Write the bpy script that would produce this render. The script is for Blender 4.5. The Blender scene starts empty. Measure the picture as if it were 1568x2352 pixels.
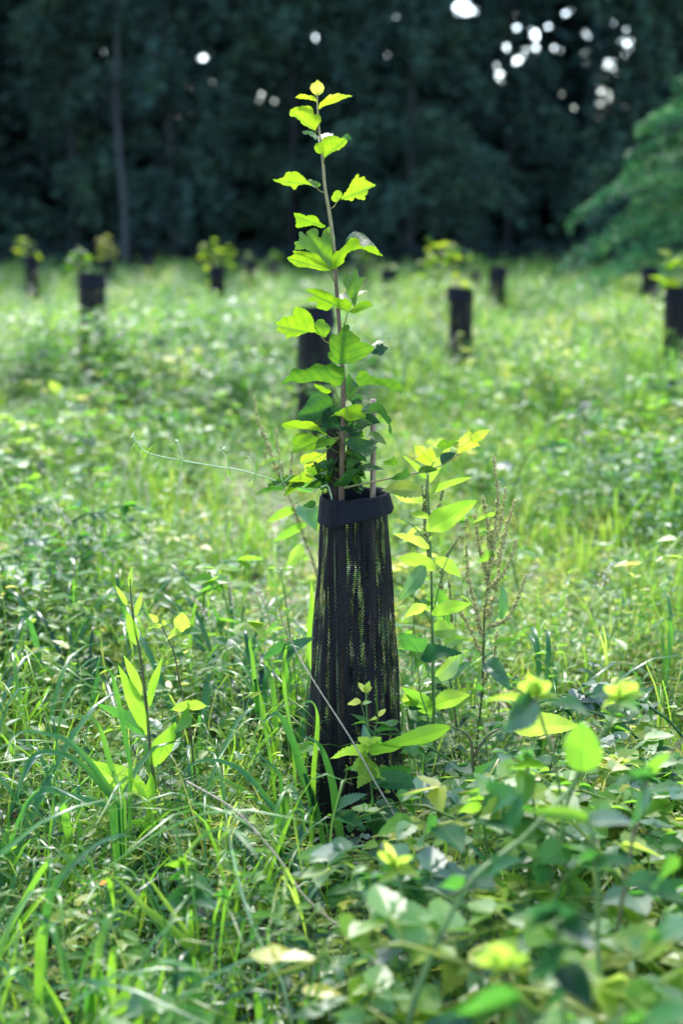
import bpy, math, random
import numpy as np
from mathutils import Vector

# ------------------------------------------------------------------ camera, sky, sun, exposure
SC = bpy.context.scene
COL = SC.collection
CAMZ = 1.42
PITCH = math.radians(12.02)
cam_d = bpy.data.cameras.new('camera')
cam = bpy.data.objects.new('camera', cam_d)
COL.objects.link(cam)
cam.location = (0, 0, CAMZ)
cam.rotation_euler = (math.pi/2 - PITCH, 0, 0)
cam_d.sensor_fit = 'VERTICAL'
cam_d.sensor_height = 36.0
cam_d.lens = 50.0
cam_d.clip_start = 0.05
cam_d.clip_end = 2000
cam_d.dof.use_dof = True
cam_d.dof.focus_distance = 3.06
cam_d.dof.aperture_fstop = 2.0
SC.camera = cam

SUN_EL, SUN_AZ = math.radians(50), math.radians(-10)      # azimuth measured from +Y towards +X
W = bpy.data.worlds.new('World')
SC.world = W
W.use_nodes = True
wn = W.node_tree.nodes
wl = W.node_tree.links
bg = wn['Background']
sky = wn.new('ShaderNodeTexSky')
sky.sky_type = 'NISHITA'
sky.sun_disc = False
sky.sun_elevation = SUN_EL
sky.sun_rotation = SUN_AZ
sky.air_density = 1.0
sky.dust_density = 1.0
sky.ozone_density = 1.5
wl.new(sky.outputs[0], bg.inputs[0])
bg.inputs[1].default_value = 0.15
sun_d = bpy.data.lights.new('sun', 'SUN')
sun_d.energy = 1.4
sun_d.angle = math.radians(14)
sun_d.color = (1.0, 0.97, 0.88)
sun = bpy.data.objects.new('sun', sun_d)
COL.objects.link(sun)
_d = Vector((math.sin(SUN_AZ)*math.cos(SUN_EL), math.cos(SUN_AZ)*math.cos(SUN_EL), math.sin(SUN_EL)))
sun.rotation_euler = _d.to_track_quat('Z', 'Y').to_euler()
sun.location = (0, 10, 20)
SC.view_settings.view_transform = 'Standard'
SC.view_settings.look = 'None'
SC.view_settings.gamma = 1
SC.view_settings.exposure = 2.5
SC.render.engine = 'CYCLES'
SC.cycles.max_bounces = 6
SC.cycles.diffuse_bounces = 3
SC.cycles.glossy_bounces = 2
SC.cycles.transmission_bounces = 3
SC.cycles.transparent_max_bounces = 10
SC.cycles.use_denoising = True
SC.cycles.caustics_reflective = False
SC.cycles.caustics_refractive = False

# ------------------------------------------------------------------ helpers
F = 3267.0
cP, sP = math.cos(PITCH), math.sin(PITCH)


def P(px, py, Y):
    """point of the place at depth Y that the survey pixel (1568 x 2352) looks at"""
    cx, cy = (px-784)/F, (1176-py)/F
    dy = cP + cy*sP
    dz = -sP + cy*cP
    k = Y/dy
    return np.array([cx*k, Y, CAMZ + dz*k])


def px2m(Y):
    return Y/F/0.96


def nrm(v):
    v = np.asarray(v, float)
    return v/(np.linalg.norm(v)+1e-12)


class MB:
    def __init__(s):
        s.v, s.q, s.t, s.a, s.n = [], [], [], [], 0

    def add(s, v, q=None, t=None, a=None):
        v = np.asarray(v, np.float32).reshape(-1, 3)
        if q is not None and len(q):
            s.q.append(np.asarray(q, np.int32)+s.n)
        if t is not None and len(t):
            s.t.append(np.asarray(t, np.int32)+s.n)
        if a is None:
            a = np.tile(np.array([.5, 0, .5, .5], np.float32), (len(v), 1))
        a = np.asarray(a, np.float32)
        if a.ndim == 1:
            a = np.tile(a, (len(v), 1))
        s.a.append(a)
        s.v.append(v)
        s.n += len(v)

    def arrays(s):
        v = np.concatenate(s.v)
        a = np.concatenate(s.a)
        q = np.concatenate(s.q) if s.q else np.zeros((0, 4), np.int32)
        t = np.concatenate(s.t) if s.t else np.zeros((0, 3), np.int32)
        return v, q, t, a

    def build(s, name, mat, parent=None, origin=None, smooth=True):
        v, q, t, a = s.arrays()
        if origin is None:
            origin = v.mean(0) if parent is None else np.zeros(3)
            if parent is None:
                origin[2] = v[:, 2].min()
        loc = np.asarray(origin, float)
        if parent is not None:
            loc = np.array(parent['_o'], float) if '_o' in parent else np.zeros(3)
        v = v - loc.astype(np.float32)
        me = bpy.data.meshes.new(name)
        me.vertices.add(len(v))
        me.vertices.foreach_set('co', v.ravel())
        nq, nt = len(q), len(t)
        me.loops.add(nq*4+nt*3)
        me.polygons.add(nq+nt)
        me.loops.foreach_set('vertex_index', np.concatenate([q.ravel(), t.ravel()]).astype(np.int32))
        ls = np.concatenate([np.arange(nq)*4, nq*4+np.arange(nt)*3]).astype(np.int32)
        me.polygons.foreach_set('loop_start', ls)
        if smooth:
            me.polygons.foreach_set('use_smooth', np.ones(nq+nt, bool))
        at = me.attributes.new('leaf', 'FLOAT_COLOR', 'POINT')
        at.data.foreach_set('color', a.ravel())
        me.update(calc_edges=True)
        me.materials.append(mat)
        o = bpy.data.objects.new(name, me)
        COL.objects.link(o)
        if parent is not None:
            o.parent = parent
            if '_o' in parent:
                o['_o'] = list(loc)
        else:
            o.location = loc
            o['_o'] = list(loc)
        return o


def tag(o, label=None, cat=None, group=None, kind=None):
    if label:
        o['label'] = label
    if cat:
        o['category'] = cat
    if group:
        o['group'] = group
    if kind:
        o['kind'] = kind
    return o


def thing(name, loc, label, cat, group=None):
    o = bpy.data.objects.new(name, None)
    COL.objects.link(o)
    o.empty_display_size = 0.05
    o.location = [float(c) for c in loc]
    o['_o'] = [float(c) for c in loc]
    return tag(o, label, cat, group)


def smooth_path(pts, n):
    pts = np.asarray(pts, float)
    if len(pts) == 2:
        t = np.linspace(0, 1, n)[:, None]
        return pts[0]*(1-t)+pts[1]*t
    p = np.vstack([2*pts[0]-pts[1], pts, 2*pts[-1]-pts[-2]])
    out = []
    m = len(pts)-1
    for s in np.linspace(0, m-1e-6, n):
        i = int(s)
        f = s-i
        a, b, c, d = p[i], p[i+1], p[i+2], p[i+3]
        out.append(.5*((2*b)+(-a+c)*f+(2*a-5*b+4*c-d)*f*f+(-a+3*b-3*c+d)*f**3))
    return np.array(out)


def tube(mb, pts, r0, r1, sides=6, var=.5, rough=0.0, rng=None):
    pts = np.asarray(pts, float)
    n = len(pts)
    tan = np.gradient(pts, axis=0)
    vs = []
    for i in range(n):
        t = nrm(tan[i])
        ref = np.array([0, 1.0, 0]) if abs(t[1]) < .8 else np.array([1.0, 0, 0])
        a = nrm(np.cross(t, ref))
        b = np.cross(t, a)
        f = i/(n-1)
        r = r0*(1-f)+r1*f
        for k in range(sides):
            th = 2*math.pi*k/sides
            rr = r*(1+(rough*(rng.random()-.5) if rng else 0))
            vs.append(pts[i]+rr*(math.cos(th)*a+math.sin(th)*b))
    q = []
    for i in range(n-1):
        for k in range(sides):
            k2 = (k+1) % sides
            q.append((i*sides+k, i*sides+k2, (i+1)*sides+k2, (i+1)*sides+k))
    L = len(vs)
    vs.append(pts[0])
    vs.append(pts[-1])
    t = []
    for k in range(sides):
        k2 = (k+1) % sides
        t.append((L, k2, k))
        t.append((L+1, (n-1)*sides+k, (n-1)*sides+k2))
    at = np.zeros((len(vs), 4), np.float32)
    at[:, 0] = var
    at[:n*sides, 1] = np.repeat(np.linspace(0, 1, n), sides)
    at[:, 2] = .5
    at[:, 3] = .5
    mb.add(vs, q, t, at)


# ---- leaf outlines: right half from base to tip, v is half width (max .5)
def teeth(h, k, amp):
    """resample a half outline to k points and give every second one a forward tooth"""
    h = np.array(h, float)
    seg = np.r_[0, np.cumsum(np.hypot(*np.diff(h, axis=0).T))]
    s = np.linspace(0, seg[-1], k)
    u = np.interp(s, seg, h[:, 0])
    v = np.interp(s, seg, h[:, 1])
    for i in range(1, k-1):
        if i % 2:
            v[i] *= 1+amp
            u[i] += amp*.12
        else:
            v[i] *= 1-amp*.6
    return list(zip(u, v))


LOBED = [(0, 0), (-.05, .10), (-.07, .22), (-.02, .34), (.06, .31), (.10, .40), (.15, .37), (.22, .47), (.29, .44),
         (.35, .52), (.44, .50), (.52, .60), (.50, .44), (.53, .36), (.51, .22), (.56, .24), (.60, .33), (.66, .25), (.72, .29),
         (.77, .19), (.84, .18), (.88, .09), (.94, .06), (1, 0)]
LOBED = [(u, v*.84) for u, v in LOBED]
PALM = [(0, 0), (-.10, .06), (-.14, .20), (-.10, .33), (-.02, .36), (0, .27), (.06, .33), (.12, .30), (.2, .43), (.28, .39), (.36, .5), (.42, .43), (.55, .5),
        (.50, .34), (.50, .24), (.47, .14), (.56, .19), (.64, .27), (.69, .21), (.78, .23), (.83, .13), (.9, .10), (1, 0)]
OVATE = [(0, 0), (.02, .18), (.10, .36), (.22, .46), (.36, .5), (.5, .46), (.64, .37), (.78, .25), (.9, .12), (1, 0)]
ROUND = [(0, 0), (-.03, .16), (.04, .36), (.18, .47), (.36, .5), (.52, .47), (.66, .39), (.80, .28), (.92, .12), (1, 0)]
LANCE = [(0, 0), (.04, .16), (.12, .34), (.24, .46), (.38, .5), (.54, .45), (.7, .33), (.85, .18), (.94, .08), (1, 0)]
LOW = [(0, 0), (.22, .42), (.58, .42), (1, 0)]
LOW2 = [(0, 0), (.4, .5), (1, 0)]
SHAPES = {
    'lobed': (LOBED, (0, .34, .68, 1), .45),
    'palm': (PALM, (0, .34, .68, 1), .5),
    'bud': (teeth(OVATE, 17, .12), (0, .5, 1), 0),
    'toothed': (teeth(OVATE, 25, .13), (0, .4, .75, 1), 0),
    'round': (teeth(ROUND, 25, .09), (0, .4, .75, 1), 0),
    'lance': (teeth(LANCE, 25, .035), (0, .4, .75, 1), 0),
    'low': (LOW, (0, 1), 0),
    'med': (teeth(OVATE, 12, .10), (0, .5, 1), 0),
    'low3': (teeth(OVATE, 9, .12), (0, 1), 0),
    'low2': (LOW2, (0, 1), 0),
}
_cache = {}


def leaf_tpl(kind):
    if kind in _cache:
        return _cache[kind]
    half, rings, k = SHAPES[kind]
    uv, q = [], []
    n = len(half)
    for side in (1, -1):
        base = len(uv)
        for s in rings:
            for (u, v) in half:
                c = u*(1-k)+.3*k if k else u
                c = min(max(c, 0), 1)
                if k and (u <= 0 and v == 0):
                    c = 0
                if k and u == 1:
                    c = 1
                uv.append((c+(u-c)*s, side*v*s))
        for j in range(len(rings)-1):
            for i in range(n-1):
                a, b = base+j*n+i, base+j*n+i+1
                c, d = base+(j+1)*n+i+1, base+(j+1)*n+i
                if side > 0:
                    q.append((a, d, c, b))
                else:
                    q.append((a, b, c, d))
    r = (np.array(uv), np.array(q))
    _cache[kind] = r
    return r


def leaf(mb, B, ax, side, L, Wd, kind, fold=.25, arch=.15, var=.5, wav=0.0, rng=random, cup=0.0):
    """one leaf: base point B, midrib direction ax, blade side direction, real length and width"""
    uv, q = leaf_tpl(kind)
    ax = nrm(ax)
    side = nrm(np.asarray(side)-ax*np.dot(side, ax))
    nr = np.cross(ax, side)
    if nr[2] < 0:
        side, nr = -side, -nr
    u, v = uv[:, 0], uv[:, 1]
    ph = rng.random()*6.28
    z = fold*(np.abs(v)*.6+v*v*1.1)*Wd - arch*L*(u**2) + wav*Wd*np.sin(u*9+ph+np.sign(v)*1.3)*np.abs(v)*2 - cup*Wd*(v*v)*3
    xx = L*u*(1-.25*abs(arch)*u)
    co = np.asarray(B)+xx[:, None]*ax+(v*Wd)[:, None]*side+z[:, None]*nr
    a = np.empty((len(u), 4), np.float32)
    a[:, 0] = var
    a[:, 1] = u
    a[:, 2] = v+.5
    a[:, 3] = rng.random()
    mb.add(co, q, None, a)


def blade(mb, pts, w, var=.5, fold=.25, prof=None, twist=0.0, flat=None):
    """grass blade: strip of real width w along the path, V section, tapered"""
    pts = np.asarray(pts, float)
    n = len(pts)
    tan = np.gradient(pts, axis=0)
    vs, at = [], []
    for i in range(n):
        t = nrm(tan[i])
        f = i/(n-1)
        ref = np.array([0.15, -0.55, .8]) if flat is None else np.asarray(flat, float)
        s = np.cross(t, ref)
        if np.linalg.norm(s) < .1:
            s = np.array([1.0, 0, 0])
        s = nrm(s)
        nn = np.cross(s, t)
        th = twist*f
        s = nrm(s*math.cos(th)+nn*math.sin(th))
        nn = np.cross(s, t)
        ww = w*(min(1, .55+f*1.4) if f < .35 else (1.04-(max(0, f-.35)/.65)**1.8))*.5
        if i == n-1:
            ww = w*.02
        for k, x in enumerate((-1, 0, 1)):
            vs.append(pts[i]+s*ww*x+nn*abs(x)*fold*ww)
            at.append((var, f, .5+x*.5, .3+.4*((i*7+k) % 3)/3))
    q = []
    for i in range(n-1):
        for k in (0, 1):
            q.append((i*3+k, i*3+k+1, (i+1)*3+k+1, (i+1)*3+k))
    mb.add(vs, q, None, at)


# ------------------------------------------------------------------ materials
def newmat(name):
    m = bpy.data.materials.new(name)
    m.use_nodes = True
    nt = m.node_tree
    for n in list(nt.nodes):
        nt.nodes.remove(n)
    return m, nt.nodes, nt.links


def ramp(nodes, stops):
    r = nodes.new('ShaderNodeValToRGB')
    e = r.color_ramp.elements
    while len(e) < len(stops):
        e.new(.5)
    for i, (p, c) in enumerate(stops):
        e[i].position = p
        e[i].color = (*c, 1)
    return r


def math_node(nodes, links, op, a, b=None, c=None):
    n = nodes.new('ShaderNodeMath')
    n.operation = op
    for i, x in enumerate((a, b, c)):
        if x is None:
            continue
        if isinstance(x, (int, float)):
            n.inputs[i].default_value = x
        else:
            links.new(x, n.inputs[i])
    return n.outputs[0]


DIF = [(0, (.010, .042, .026)), (.3, (.020, .102, .038)), (.6, (.078, .200, .028)), (.85, (.20, .28, .030)), (1, (.40, .38, .08))]
TRA = [(0, (.03, .12, .03)), (.3, (.10, .33, .03)), (.6, (.29, .57, .03)), (.85, (.50, .64, .09)), (1, (.78, .72, .16))]
SAP_T = [(0, (.018, .075, .015)), (.3, (.06, .18, .012)), (.6, (.19, .37, .008)), (.85, (.40, .52, .02)), (1, (.70, .62, .12))]
SAP_D = [(0, (.010, .040, .022)), (.3, (.022, .070, .020)), (.6, (.070, .140, .018)), (.85, (.17, .22, .03)), (1, (.36, .32, .10))]


def leafmat(name, dif=DIF, tra=TRA, tfac=.5, rough=.42, spec=.5, vein=.5, noise=30, veinfreq=34, detail=True, sheen=.15):
    m, N, L = newmat(name)
    at = N.new('ShaderNodeAttribute')
    at.attribute_name = 'leaf'
    sep = N.new('ShaderNodeSeparateColor')
    L.new(at.outputs['Color'], sep.inputs[0])
    var, u, v = sep.outputs[0], sep.outputs[1], sep.outputs[2]
    tc = N.new('ShaderNodeTexCoord')
    nz = N.new('ShaderNodeTexNoise')
    nz.inputs['Scale'].default_value = noise
    nz.inputs['Detail'].default_value = 2
    L.new(tc.outputs['Object'], nz.inputs[0])
    vv = math_node(N, L, 'MULTIPLY_ADD', nz.outputs[0], .28, -.14)
    var2 = math_node(N, L, 'ADD', var, vv)
    va = math_node(N, L, 'ABSOLUTE', math_node(N, L, 'SUBTRACT', v, .5))
    mid = math_node(N, L, 'SUBTRACT', 1.0, math_node(N, L, 'MULTIPLY', va, 32.0))
    mid = math_node(N, L, 'MAXIMUM', mid, 0.0)
    sv = math_node(N, L, 'MULTIPLY_ADD', u, veinfreq, math_node(N, L, 'MULTIPLY', va, -veinfreq*.9))
    sv = math_node(N, L, 'SINE', sv)
    sv = math_node(N, L, 'POWER', math_node(N, L, 'MAXIMUM', sv, 0.0), 8.0)
    vn = math_node(N, L, 'MAXIMUM', mid, math_node(N, L, 'MULTIPLY', sv, .45))
    vn = math_node(N, L, 'MULTIPLY', vn, vein*.35)
    if not detail:
        vn = math_node(N, L, 'MULTIPLY', mid, vein*.3)
    var3 = math_node(N, L, 'ADD', var2, vn)
    rd = ramp(N, dif)
    rt = ramp(N, tra)
    L.new(var3, rd.inputs[0])
    L.new(math_node(N, L, 'SUBTRACT', var2, vn), rt.inputs[0])
    geo = N.new('ShaderNodeNewGeometry')
    p = N.new('ShaderNodeBsdfPrincipled')
    L.new(rd.outputs[0], p.inputs['Base Color'])
    rr = math_node(N, L, 'MULTIPLY_ADD', geo.outputs['Backfacing'], .25, rough)
    rr = math_node(N, L, 'MULTIPLY_ADD', nz.outputs[0], .12, rr)
    L.new(rr, p.inputs['Roughness'])
    L.new(math_node(N, L, 'MULTIPLY_ADD', math_node(N, L, 'POWER', at.outputs['Alpha'], 3.0), spec*1.9, spec*.12), p.inputs['Specular IOR Level'])
    p.inputs['Sheen Weight'].default_value = sheen
    p.inputs['Sheen Roughness'].default_value = .35
    p.inputs['Sheen Tint'].default_value = (.75, .95, .95, 1)
    bmp = N.new('ShaderNodeBump')
    bmp.inputs['Strength'].default_value = .35
    bmp.inputs['Distance'].default_value = .002
    hh = math_node(N, L, 'SUBTRACT', math_node(N, L, 'MULTIPLY', nz.outputs[0], .6), vn)
    L.new(hh, bmp.inputs['Height'])
    if detail:
        L.new(bmp.outputs[0], p.inputs['Normal'])
    tr = N.new('ShaderNodeBsdfTranslucent')
    L.new(rt.outputs[0], tr.inputs[0])
    mx = N.new('ShaderNodeMixShader')
    mx.inputs[0].default_value = tfac
    L.new(p.outputs[0], mx.inputs[1])
    L.new(tr.outputs[0], mx.inputs[2])
    out = N.new('ShaderNodeOutputMaterial')
    L.new(mx.outputs[0], out.inputs[0])
    return m


def plain(name, stops, scale=(20, 20, 20), rough=.8, bump=.4, spec=.3, detail=6):
    m, N, L = newmat(name)
    tc = N.new('ShaderNodeTexCoord')
    mp = N.new('ShaderNodeMapping')
    mp.inputs['Scale'].default_value = scale
    L.new(tc.outputs['Object'], mp.inputs[0])
    nz = N.new('ShaderNodeTexNoise')
    nz.inputs['Scale'].default_value = 1
    nz.inputs['Detail'].default_value = detail
    L.new(mp.outputs[0], nz.inputs[0])
    r = ramp(N, stops)
    L.new(nz.outputs[0], r.inputs[0])
    p = N.new('ShaderNodeBsdfPrincipled')
    L.new(r.outputs[0], p.inputs['Base Color'])
    p.inputs['Roughness'].default_value = rough
    p.inputs['Specular IOR Level'].default_value = spec
    b = N.new('ShaderNodeBump')
    b.inputs['Strength'].default_value = bump
    b.inputs['Distance'].default_value = .004
    L.new(nz.outputs[0], b.inputs['Height'])
    L.new(b.outputs[0], p.inputs['Normal'])
    out = N.new('ShaderNodeOutputMaterial')
    L.new(p.outputs[0], out.inputs[0])
    return m


M_SAP = leafmat('sapling_leaf', SAP_D, SAP_T, tfac=.5, rough=.36, spec=.7, sheen=0, vein=1.0, noise=38, veinfreq=30)
M_WEED = leafmat('weed_leaf', tfac=.54, rough=.17, spec=1.1, sheen=0, vein=.8, noise=22, veinfreq=44)
M_FIELD = leafmat('field_leaf', tfac=.45, rough=.20, spec=1.3, sheen=.08, vein=.3, noise=3.0, detail=False)
M_GRASS = leafmat('grass_blade', tfac=.47, rough=.2, spec=1.1, sheen=0, vein=.5, noise=12, detail=False)
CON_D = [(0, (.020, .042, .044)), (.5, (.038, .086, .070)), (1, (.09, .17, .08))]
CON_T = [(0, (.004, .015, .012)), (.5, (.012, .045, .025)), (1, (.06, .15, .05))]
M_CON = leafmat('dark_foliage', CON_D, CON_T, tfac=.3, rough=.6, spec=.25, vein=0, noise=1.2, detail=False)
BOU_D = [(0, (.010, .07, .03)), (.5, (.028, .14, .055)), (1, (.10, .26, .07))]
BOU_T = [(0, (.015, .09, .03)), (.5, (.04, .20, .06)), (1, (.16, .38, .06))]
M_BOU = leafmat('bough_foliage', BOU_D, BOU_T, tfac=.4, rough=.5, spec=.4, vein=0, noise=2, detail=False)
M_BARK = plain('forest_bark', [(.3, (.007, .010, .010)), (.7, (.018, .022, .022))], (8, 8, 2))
M_STEM = plain('sapling_bark', [(.3, (.16, .15, .06)), (.7, (.30, .24, .11))], (300, 300, 60), rough=.6)
M_STEMLOW = plain('brown_bark', [(.3, (.07, .045, .025)), (.7, (.17, .11, .06))], (200, 200, 60), rough=.7)
M_RED = plain('dark_red_stem', [(.3, (.045, .035, .02)), (.6, (.10, .10, .035)), (.8, (.15, .07, .04))], (150, 150, 40), rough=.55)
M_GST = plain('green_stem', [(.3, (.05, .10, .025)), (.7, (.13, .21, .05))], (150, 150, 30), rough=.5)
M_PST = plain('pale_green_stem', [(.3, (.30, .40, .18)), (.7, (.48, .56, .30))], (150, 150, 30), rough=.5)
M_STAKE = plain('weathered_stake_wood', [(.3, (.018, .015, .012)), (.6, (.04, .032, .024)), (.8, (.075, .06, .045))], (70, 70, 8), rough=.9)
M_CANE = plain('bamboo', [(.3, (.20, .13, .09)), (.7, (.36, .25, .18))], (120, 120, 14), rough=.6)
M_DRY = plain('dry_stalk', [(.3, (.17, .15, .09)), (.7, (.32, .26, .18))], (120, 120, 30), rough=.8)
M_SEED = plain('dock_seed', [(.3, (.24, .26, .07)), (.55, (.42, .38, .14)), (.8, (.48, .28, .14))], (90, 90, 90), rough=.8)
M_SEEDG = plain('green_seed', [(.3, (.12, .16, .04)), (.7, (.32, .32, .10))], (90, 90, 90), rough=.8)
M_STRAW = plain('straw', [(.3, (.34, .27, .19)), (.7, (.66, .57, .44))], (30, 30, 30), rough=.8)
M_SOIL = plain('soil', [(.25, (.035, .026, .018)), (.5, (.07, .052, .035)), (.62, (.06, .08, .03)), (.8, (.34, .28, .20))], (9, 9, 9), rough=.95, bump=.8)


def netmat():
    m, N, L = newmat('black_netting')
    at = N.new('ShaderNodeAttribute')
    at.attribute_name = 'leaf'
    sep = N.new('ShaderNodeSeparateColor')
    L.new(at.outputs['Color'], sep.inputs[0])
    dens, u, v = sep.outputs[0], sep.outputs[1], sep.outputs[2]
    # u = arc metres, v = height metres
    cu = math_node(N, L, 'DIVIDE', u, .0056)
    cv = math_node(N, L, 'DIVIDE', v, .0046)
    row = math_node(N, L, 'FLOOR', cv)
    cu = math_node(N, L, 'ADD', cu, math_node(N, L, 'MULTIPLY', math_node(N, L, 'MODULO', row, 2.0), .5))
    fu = math_node(N, L, 'ABSOLUTE', math_node(N, L, 'SUBTRACT', math_node(N, L, 'FRACT', cu), .5))
    fv = math_node(N, L, 'ABSOLUTE', math_node(N, L, 'SUBTRACT', math_node(N, L, 'FRACT', cv), .5))
    d = math_node(N, L, 'ADD', math_node(N, L, 'POWER', math_node(N, L, 'MULTIPLY', fu, 2.0), 2.5),
                  math_node(N, L, 'POWER', math_node(N, L, 'MULTIPLY', fv, 2.0), 2.5))
    cx = N.new('ShaderNodeCombineXYZ')
    L.new(math_node(N, L, 'MULTIPLY', u, 75.0), cx.inputs[0])
    L.new(math_node(N, L, 'MULTIPLY', v, 4.0), cx.inputs[1])
    nz = N.new('ShaderNodeTexNoise')
    nz.inputs['Scale'].default_value = 1
    nz.inputs['Detail'].default_value = 3
    nz.inputs['Roughness'].default_value = .6
    L.new(cx.outputs[0], nz.inputs[0])
    cx2 = N.new('ShaderNodeCombineXYZ')
    L.new(math_node(N, L, 'MULTIPLY', u, 26.0), cx2.inputs[0])
    L.new(math_node(N, L, 'MULTIPLY', v, 11.0), cx2.inputs[1])
    nz2 = N.new('ShaderNodeTexNoise')
    nz2.inputs['Scale'].default_value = 1
    nz2.inputs['Detail'].default_value = 4
    L.new(cx2.outputs[0], nz2.inputs[0])
    nmix = math_node(N, L, 'ADD', math_node(N, L, 'MULTIPLY', nz.outputs[0], .62), math_node(N, L, 'MULTIPLY', nz2.outputs[0], .38))
    thr = N.new('ShaderNodeMapRange')
    thr.inputs['From Min'].default_value = .448
    thr.inputs['From Max'].default_value = .60
    thr.inputs['To Min'].default_value = -.05
    thr.inputs['To Max'].default_value = .95
    L.new(nmix, thr.inputs[0])
    th = math_node(N, L, 'SUBTRACT', thr.outputs[0], dens)
    hole = math_node(N, L, 'LESS_THAN', d, th)
    alpha = math_node(N, L, 'SUBTRACT', 1.0, hole)
    p = N.new('ShaderNodeBsdfPrincipled')
    p.inputs['Base Color'].default_value = (.006, .0055, .006, 1)
    p.inputs['Roughness'].default_value = .7
    p.inputs['Specular IOR Level'].default_value = .22
    b = N.new('ShaderNodeBump')
    b.inputs['Strength'].default_value = .5
    b.inputs['Distance'].default_value = .002
    L.new(d, b.inputs['Height'])
    L.new(b.outputs[0], p.inputs['Normal'])
    L.new(alpha, p.inputs['Alpha'])
    out = N.new('ShaderNodeOutputMaterial')
    L.new(p.outputs[0], out.inputs[0])
    return m


M_NET = netmat()

#PART2
RNG = random.Random(7)
NR = np.random.default_rng(11)


def vnoise(x, y, s=1.0, seed=0):
    """cheap smooth 2-D noise in 0..1"""
    x = np.asarray(x)/s
    y = np.asarray(y)/s
    xi, yi = np.floor(x).astype(int), np.floor(y).astype(int)
    fx, fy = x-xi, y-yi
    fx, fy = fx*fx*(3-2*fx), fy*fy*(3-2*fy)

    def h(a, b):
        n = (a*374761393+b*668265263+seed*974711) & 0x7fffffff
        n = ((n ^ (n >> 13))*1274126177) & 0x7fffffff
        return (n ^ (n >> 16)) % 10007/10007.0
    return (h(xi, yi)*(1-fx)+h(xi+1, yi)*fx)*(1-fy)+(h(xi, yi+1)*(1-fx)+h(xi+1, yi+1)*fx)*fy


def gz(x, y):
    return (vnoise(x, y, 1.3, 5)-.5)*.05*np.clip((np.abs(np.asarray(y)-3.1)+np.abs(x)*.5)/1.5, 0, 1)


# ------------------------------------------------------------------ ground
def ground():
    xs = np.r_[-260, -80, np.linspace(-20, 20, 90), 80, 260]
    ys = np.r_[-60, -10, np.linspace(-2, 50, 130), 100, 300, 500]
    X, Y = np.meshgrid(xs, ys)
    Z = gz(X, Y)
    v = np.stack([X, Y, Z], -1).reshape(-1, 3)
    nx, ny = len(xs), len(ys)
    i, j = np.meshgrid(np.arange(nx-1), np.arange(ny-1))
    a = (j*nx+i).ravel()
    q = np.stack([a, a+1, a+nx+1, a+nx], 1)
    mb = MB()
    mb.add(v, q)
    tag(mb.build('ground', M_SOIL, origin=(0, 0, 0)), kind='structure')


ground()


# ------------------------------------------------------------------ templates for the uncounted cover
def rdir(rng, up):
    a = rng.random()*6.283
    return np.array([math.cos(a), math.sin(a), up])


def side_for(ax, rng, roll=.5):
    s = np.cross(ax, (0, 0, 1))
    if np.linalg.norm(s) < .05:
        s = np.array([1.0, 0, 0])
    s = nrm(s)
    n = np.cross(s, nrm(ax))
    r = rng.uniform(-roll, roll)
    return s*math.cos(r)+n*math.sin(r)


def t_weed(rng, h, n, L, kind='low', wr=.5, stem=True, var=.5, spread=.12):
    mb = MB()
    lean = rdir(rng, 0)*rng.uniform(0, .25)*h
    if stem:
        tube(mb, [(0, 0, 0), lean*.4+np.array([0, 0, h*.55]), lean+np.array([0, 0, h])], .0018, .0008, 3, .55)
    for i in range(n):
        f = (i+.5)/n
        f = .12+.88*f
        d = rdir(rng, rng.uniform(-.2, .7))
        B = lean*f+np.array([0, 0, h*f])+nrm(d)*rng.uniform(0, spread*h)
        l = L*rng.uniform(.6, 1.15)*(1.1-.45*f)
        leaf(mb, B, d, side_for(d, rng), l, l*wr*rng.uniform(.8, 1.2), kind, rng.uniform(.1, .4), rng.uniform(0, .4),
             min(1, max(0, var+rng.uniform(-.16, .16)+.12*(f-.5))), rng=rng)
    return mb.arrays()


def t_grass(rng, h, n, w, var=.55, spread=.03, droop=.6, seg=4):
    mb = MB()
    for i in range(n):
        d = rdir(rng, 0)
        b = d*rng.uniform(0, spread)
        hh = h*rng.uniform(.5, 1.1)
        out = hh*rng.uniform(.15, droop)
        p = [b, b+d*out*.25+np.array([0, 0, hh*.55]), b+d*out*.7+np.array([0, 0, hh*.95]),
             b+d*out*1.35+np.array([0, 0, hh*(.95-.5*rng.random()*out/hh)])]
        blade(mb, smooth_path(p, seg+1), w*rng.uniform(.6, 1.2), min(1, max(0, var+rng.uniform(-.15, .15))),
              flat=(d[0]*.2, d[1]*.2, 1))
    return mb.arrays()


def t_bramble(rng, h, reach, n, L, var=.4, kind='med'):
    mb = MB()
    d = rdir(rng, 0)
    path = smooth_path([(0, 0, 0), d*reach*.25+np.array([0, 0, h*.75]), d*reach*.65+np.array([0, 0, h]),
                        d*reach+np.array([0, 0, h*.85])], 10)
    tube(mb, path, .003, .0015, 4, .45)
    for i in range(n):
        f = .25+.75*i/(n-1)
        B = path[min(9, int(f*9))]
        a = rdir(rng, rng.uniform(0, .5))
        C = B+nrm(a)*L*rng.uniform(.6, 1.2)
        tube(mb, [B, (B+C)/2+np.array([0, 0, .004]), C], .0011, .0009, 3, .55)
        vv = min(1, max(0, var+rng.uniform(-.15, .15)+(.3 if i == n-1 else 0)))
        for k in (-1, 0, 1):
            th = k*1.15+rng.uniform(-.2, .2)
            b = np.array([a[0]*math.cos(th)-a[1]*math.sin(th), a[0]*math.sin(th)+a[1]*math.cos(th), rng.uniform(-.25, .25)])
            l = L*rng.uniform(.85, 1.1)*(1.15 if k == 0 else .9)
            leaf(mb, C, b, side_for(b, rng, .6), l, l*.68, kind, rng.uniform(.1, .35), rng.uniform(0, .3), vv, rng=rng)
    return mb.arrays()


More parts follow.
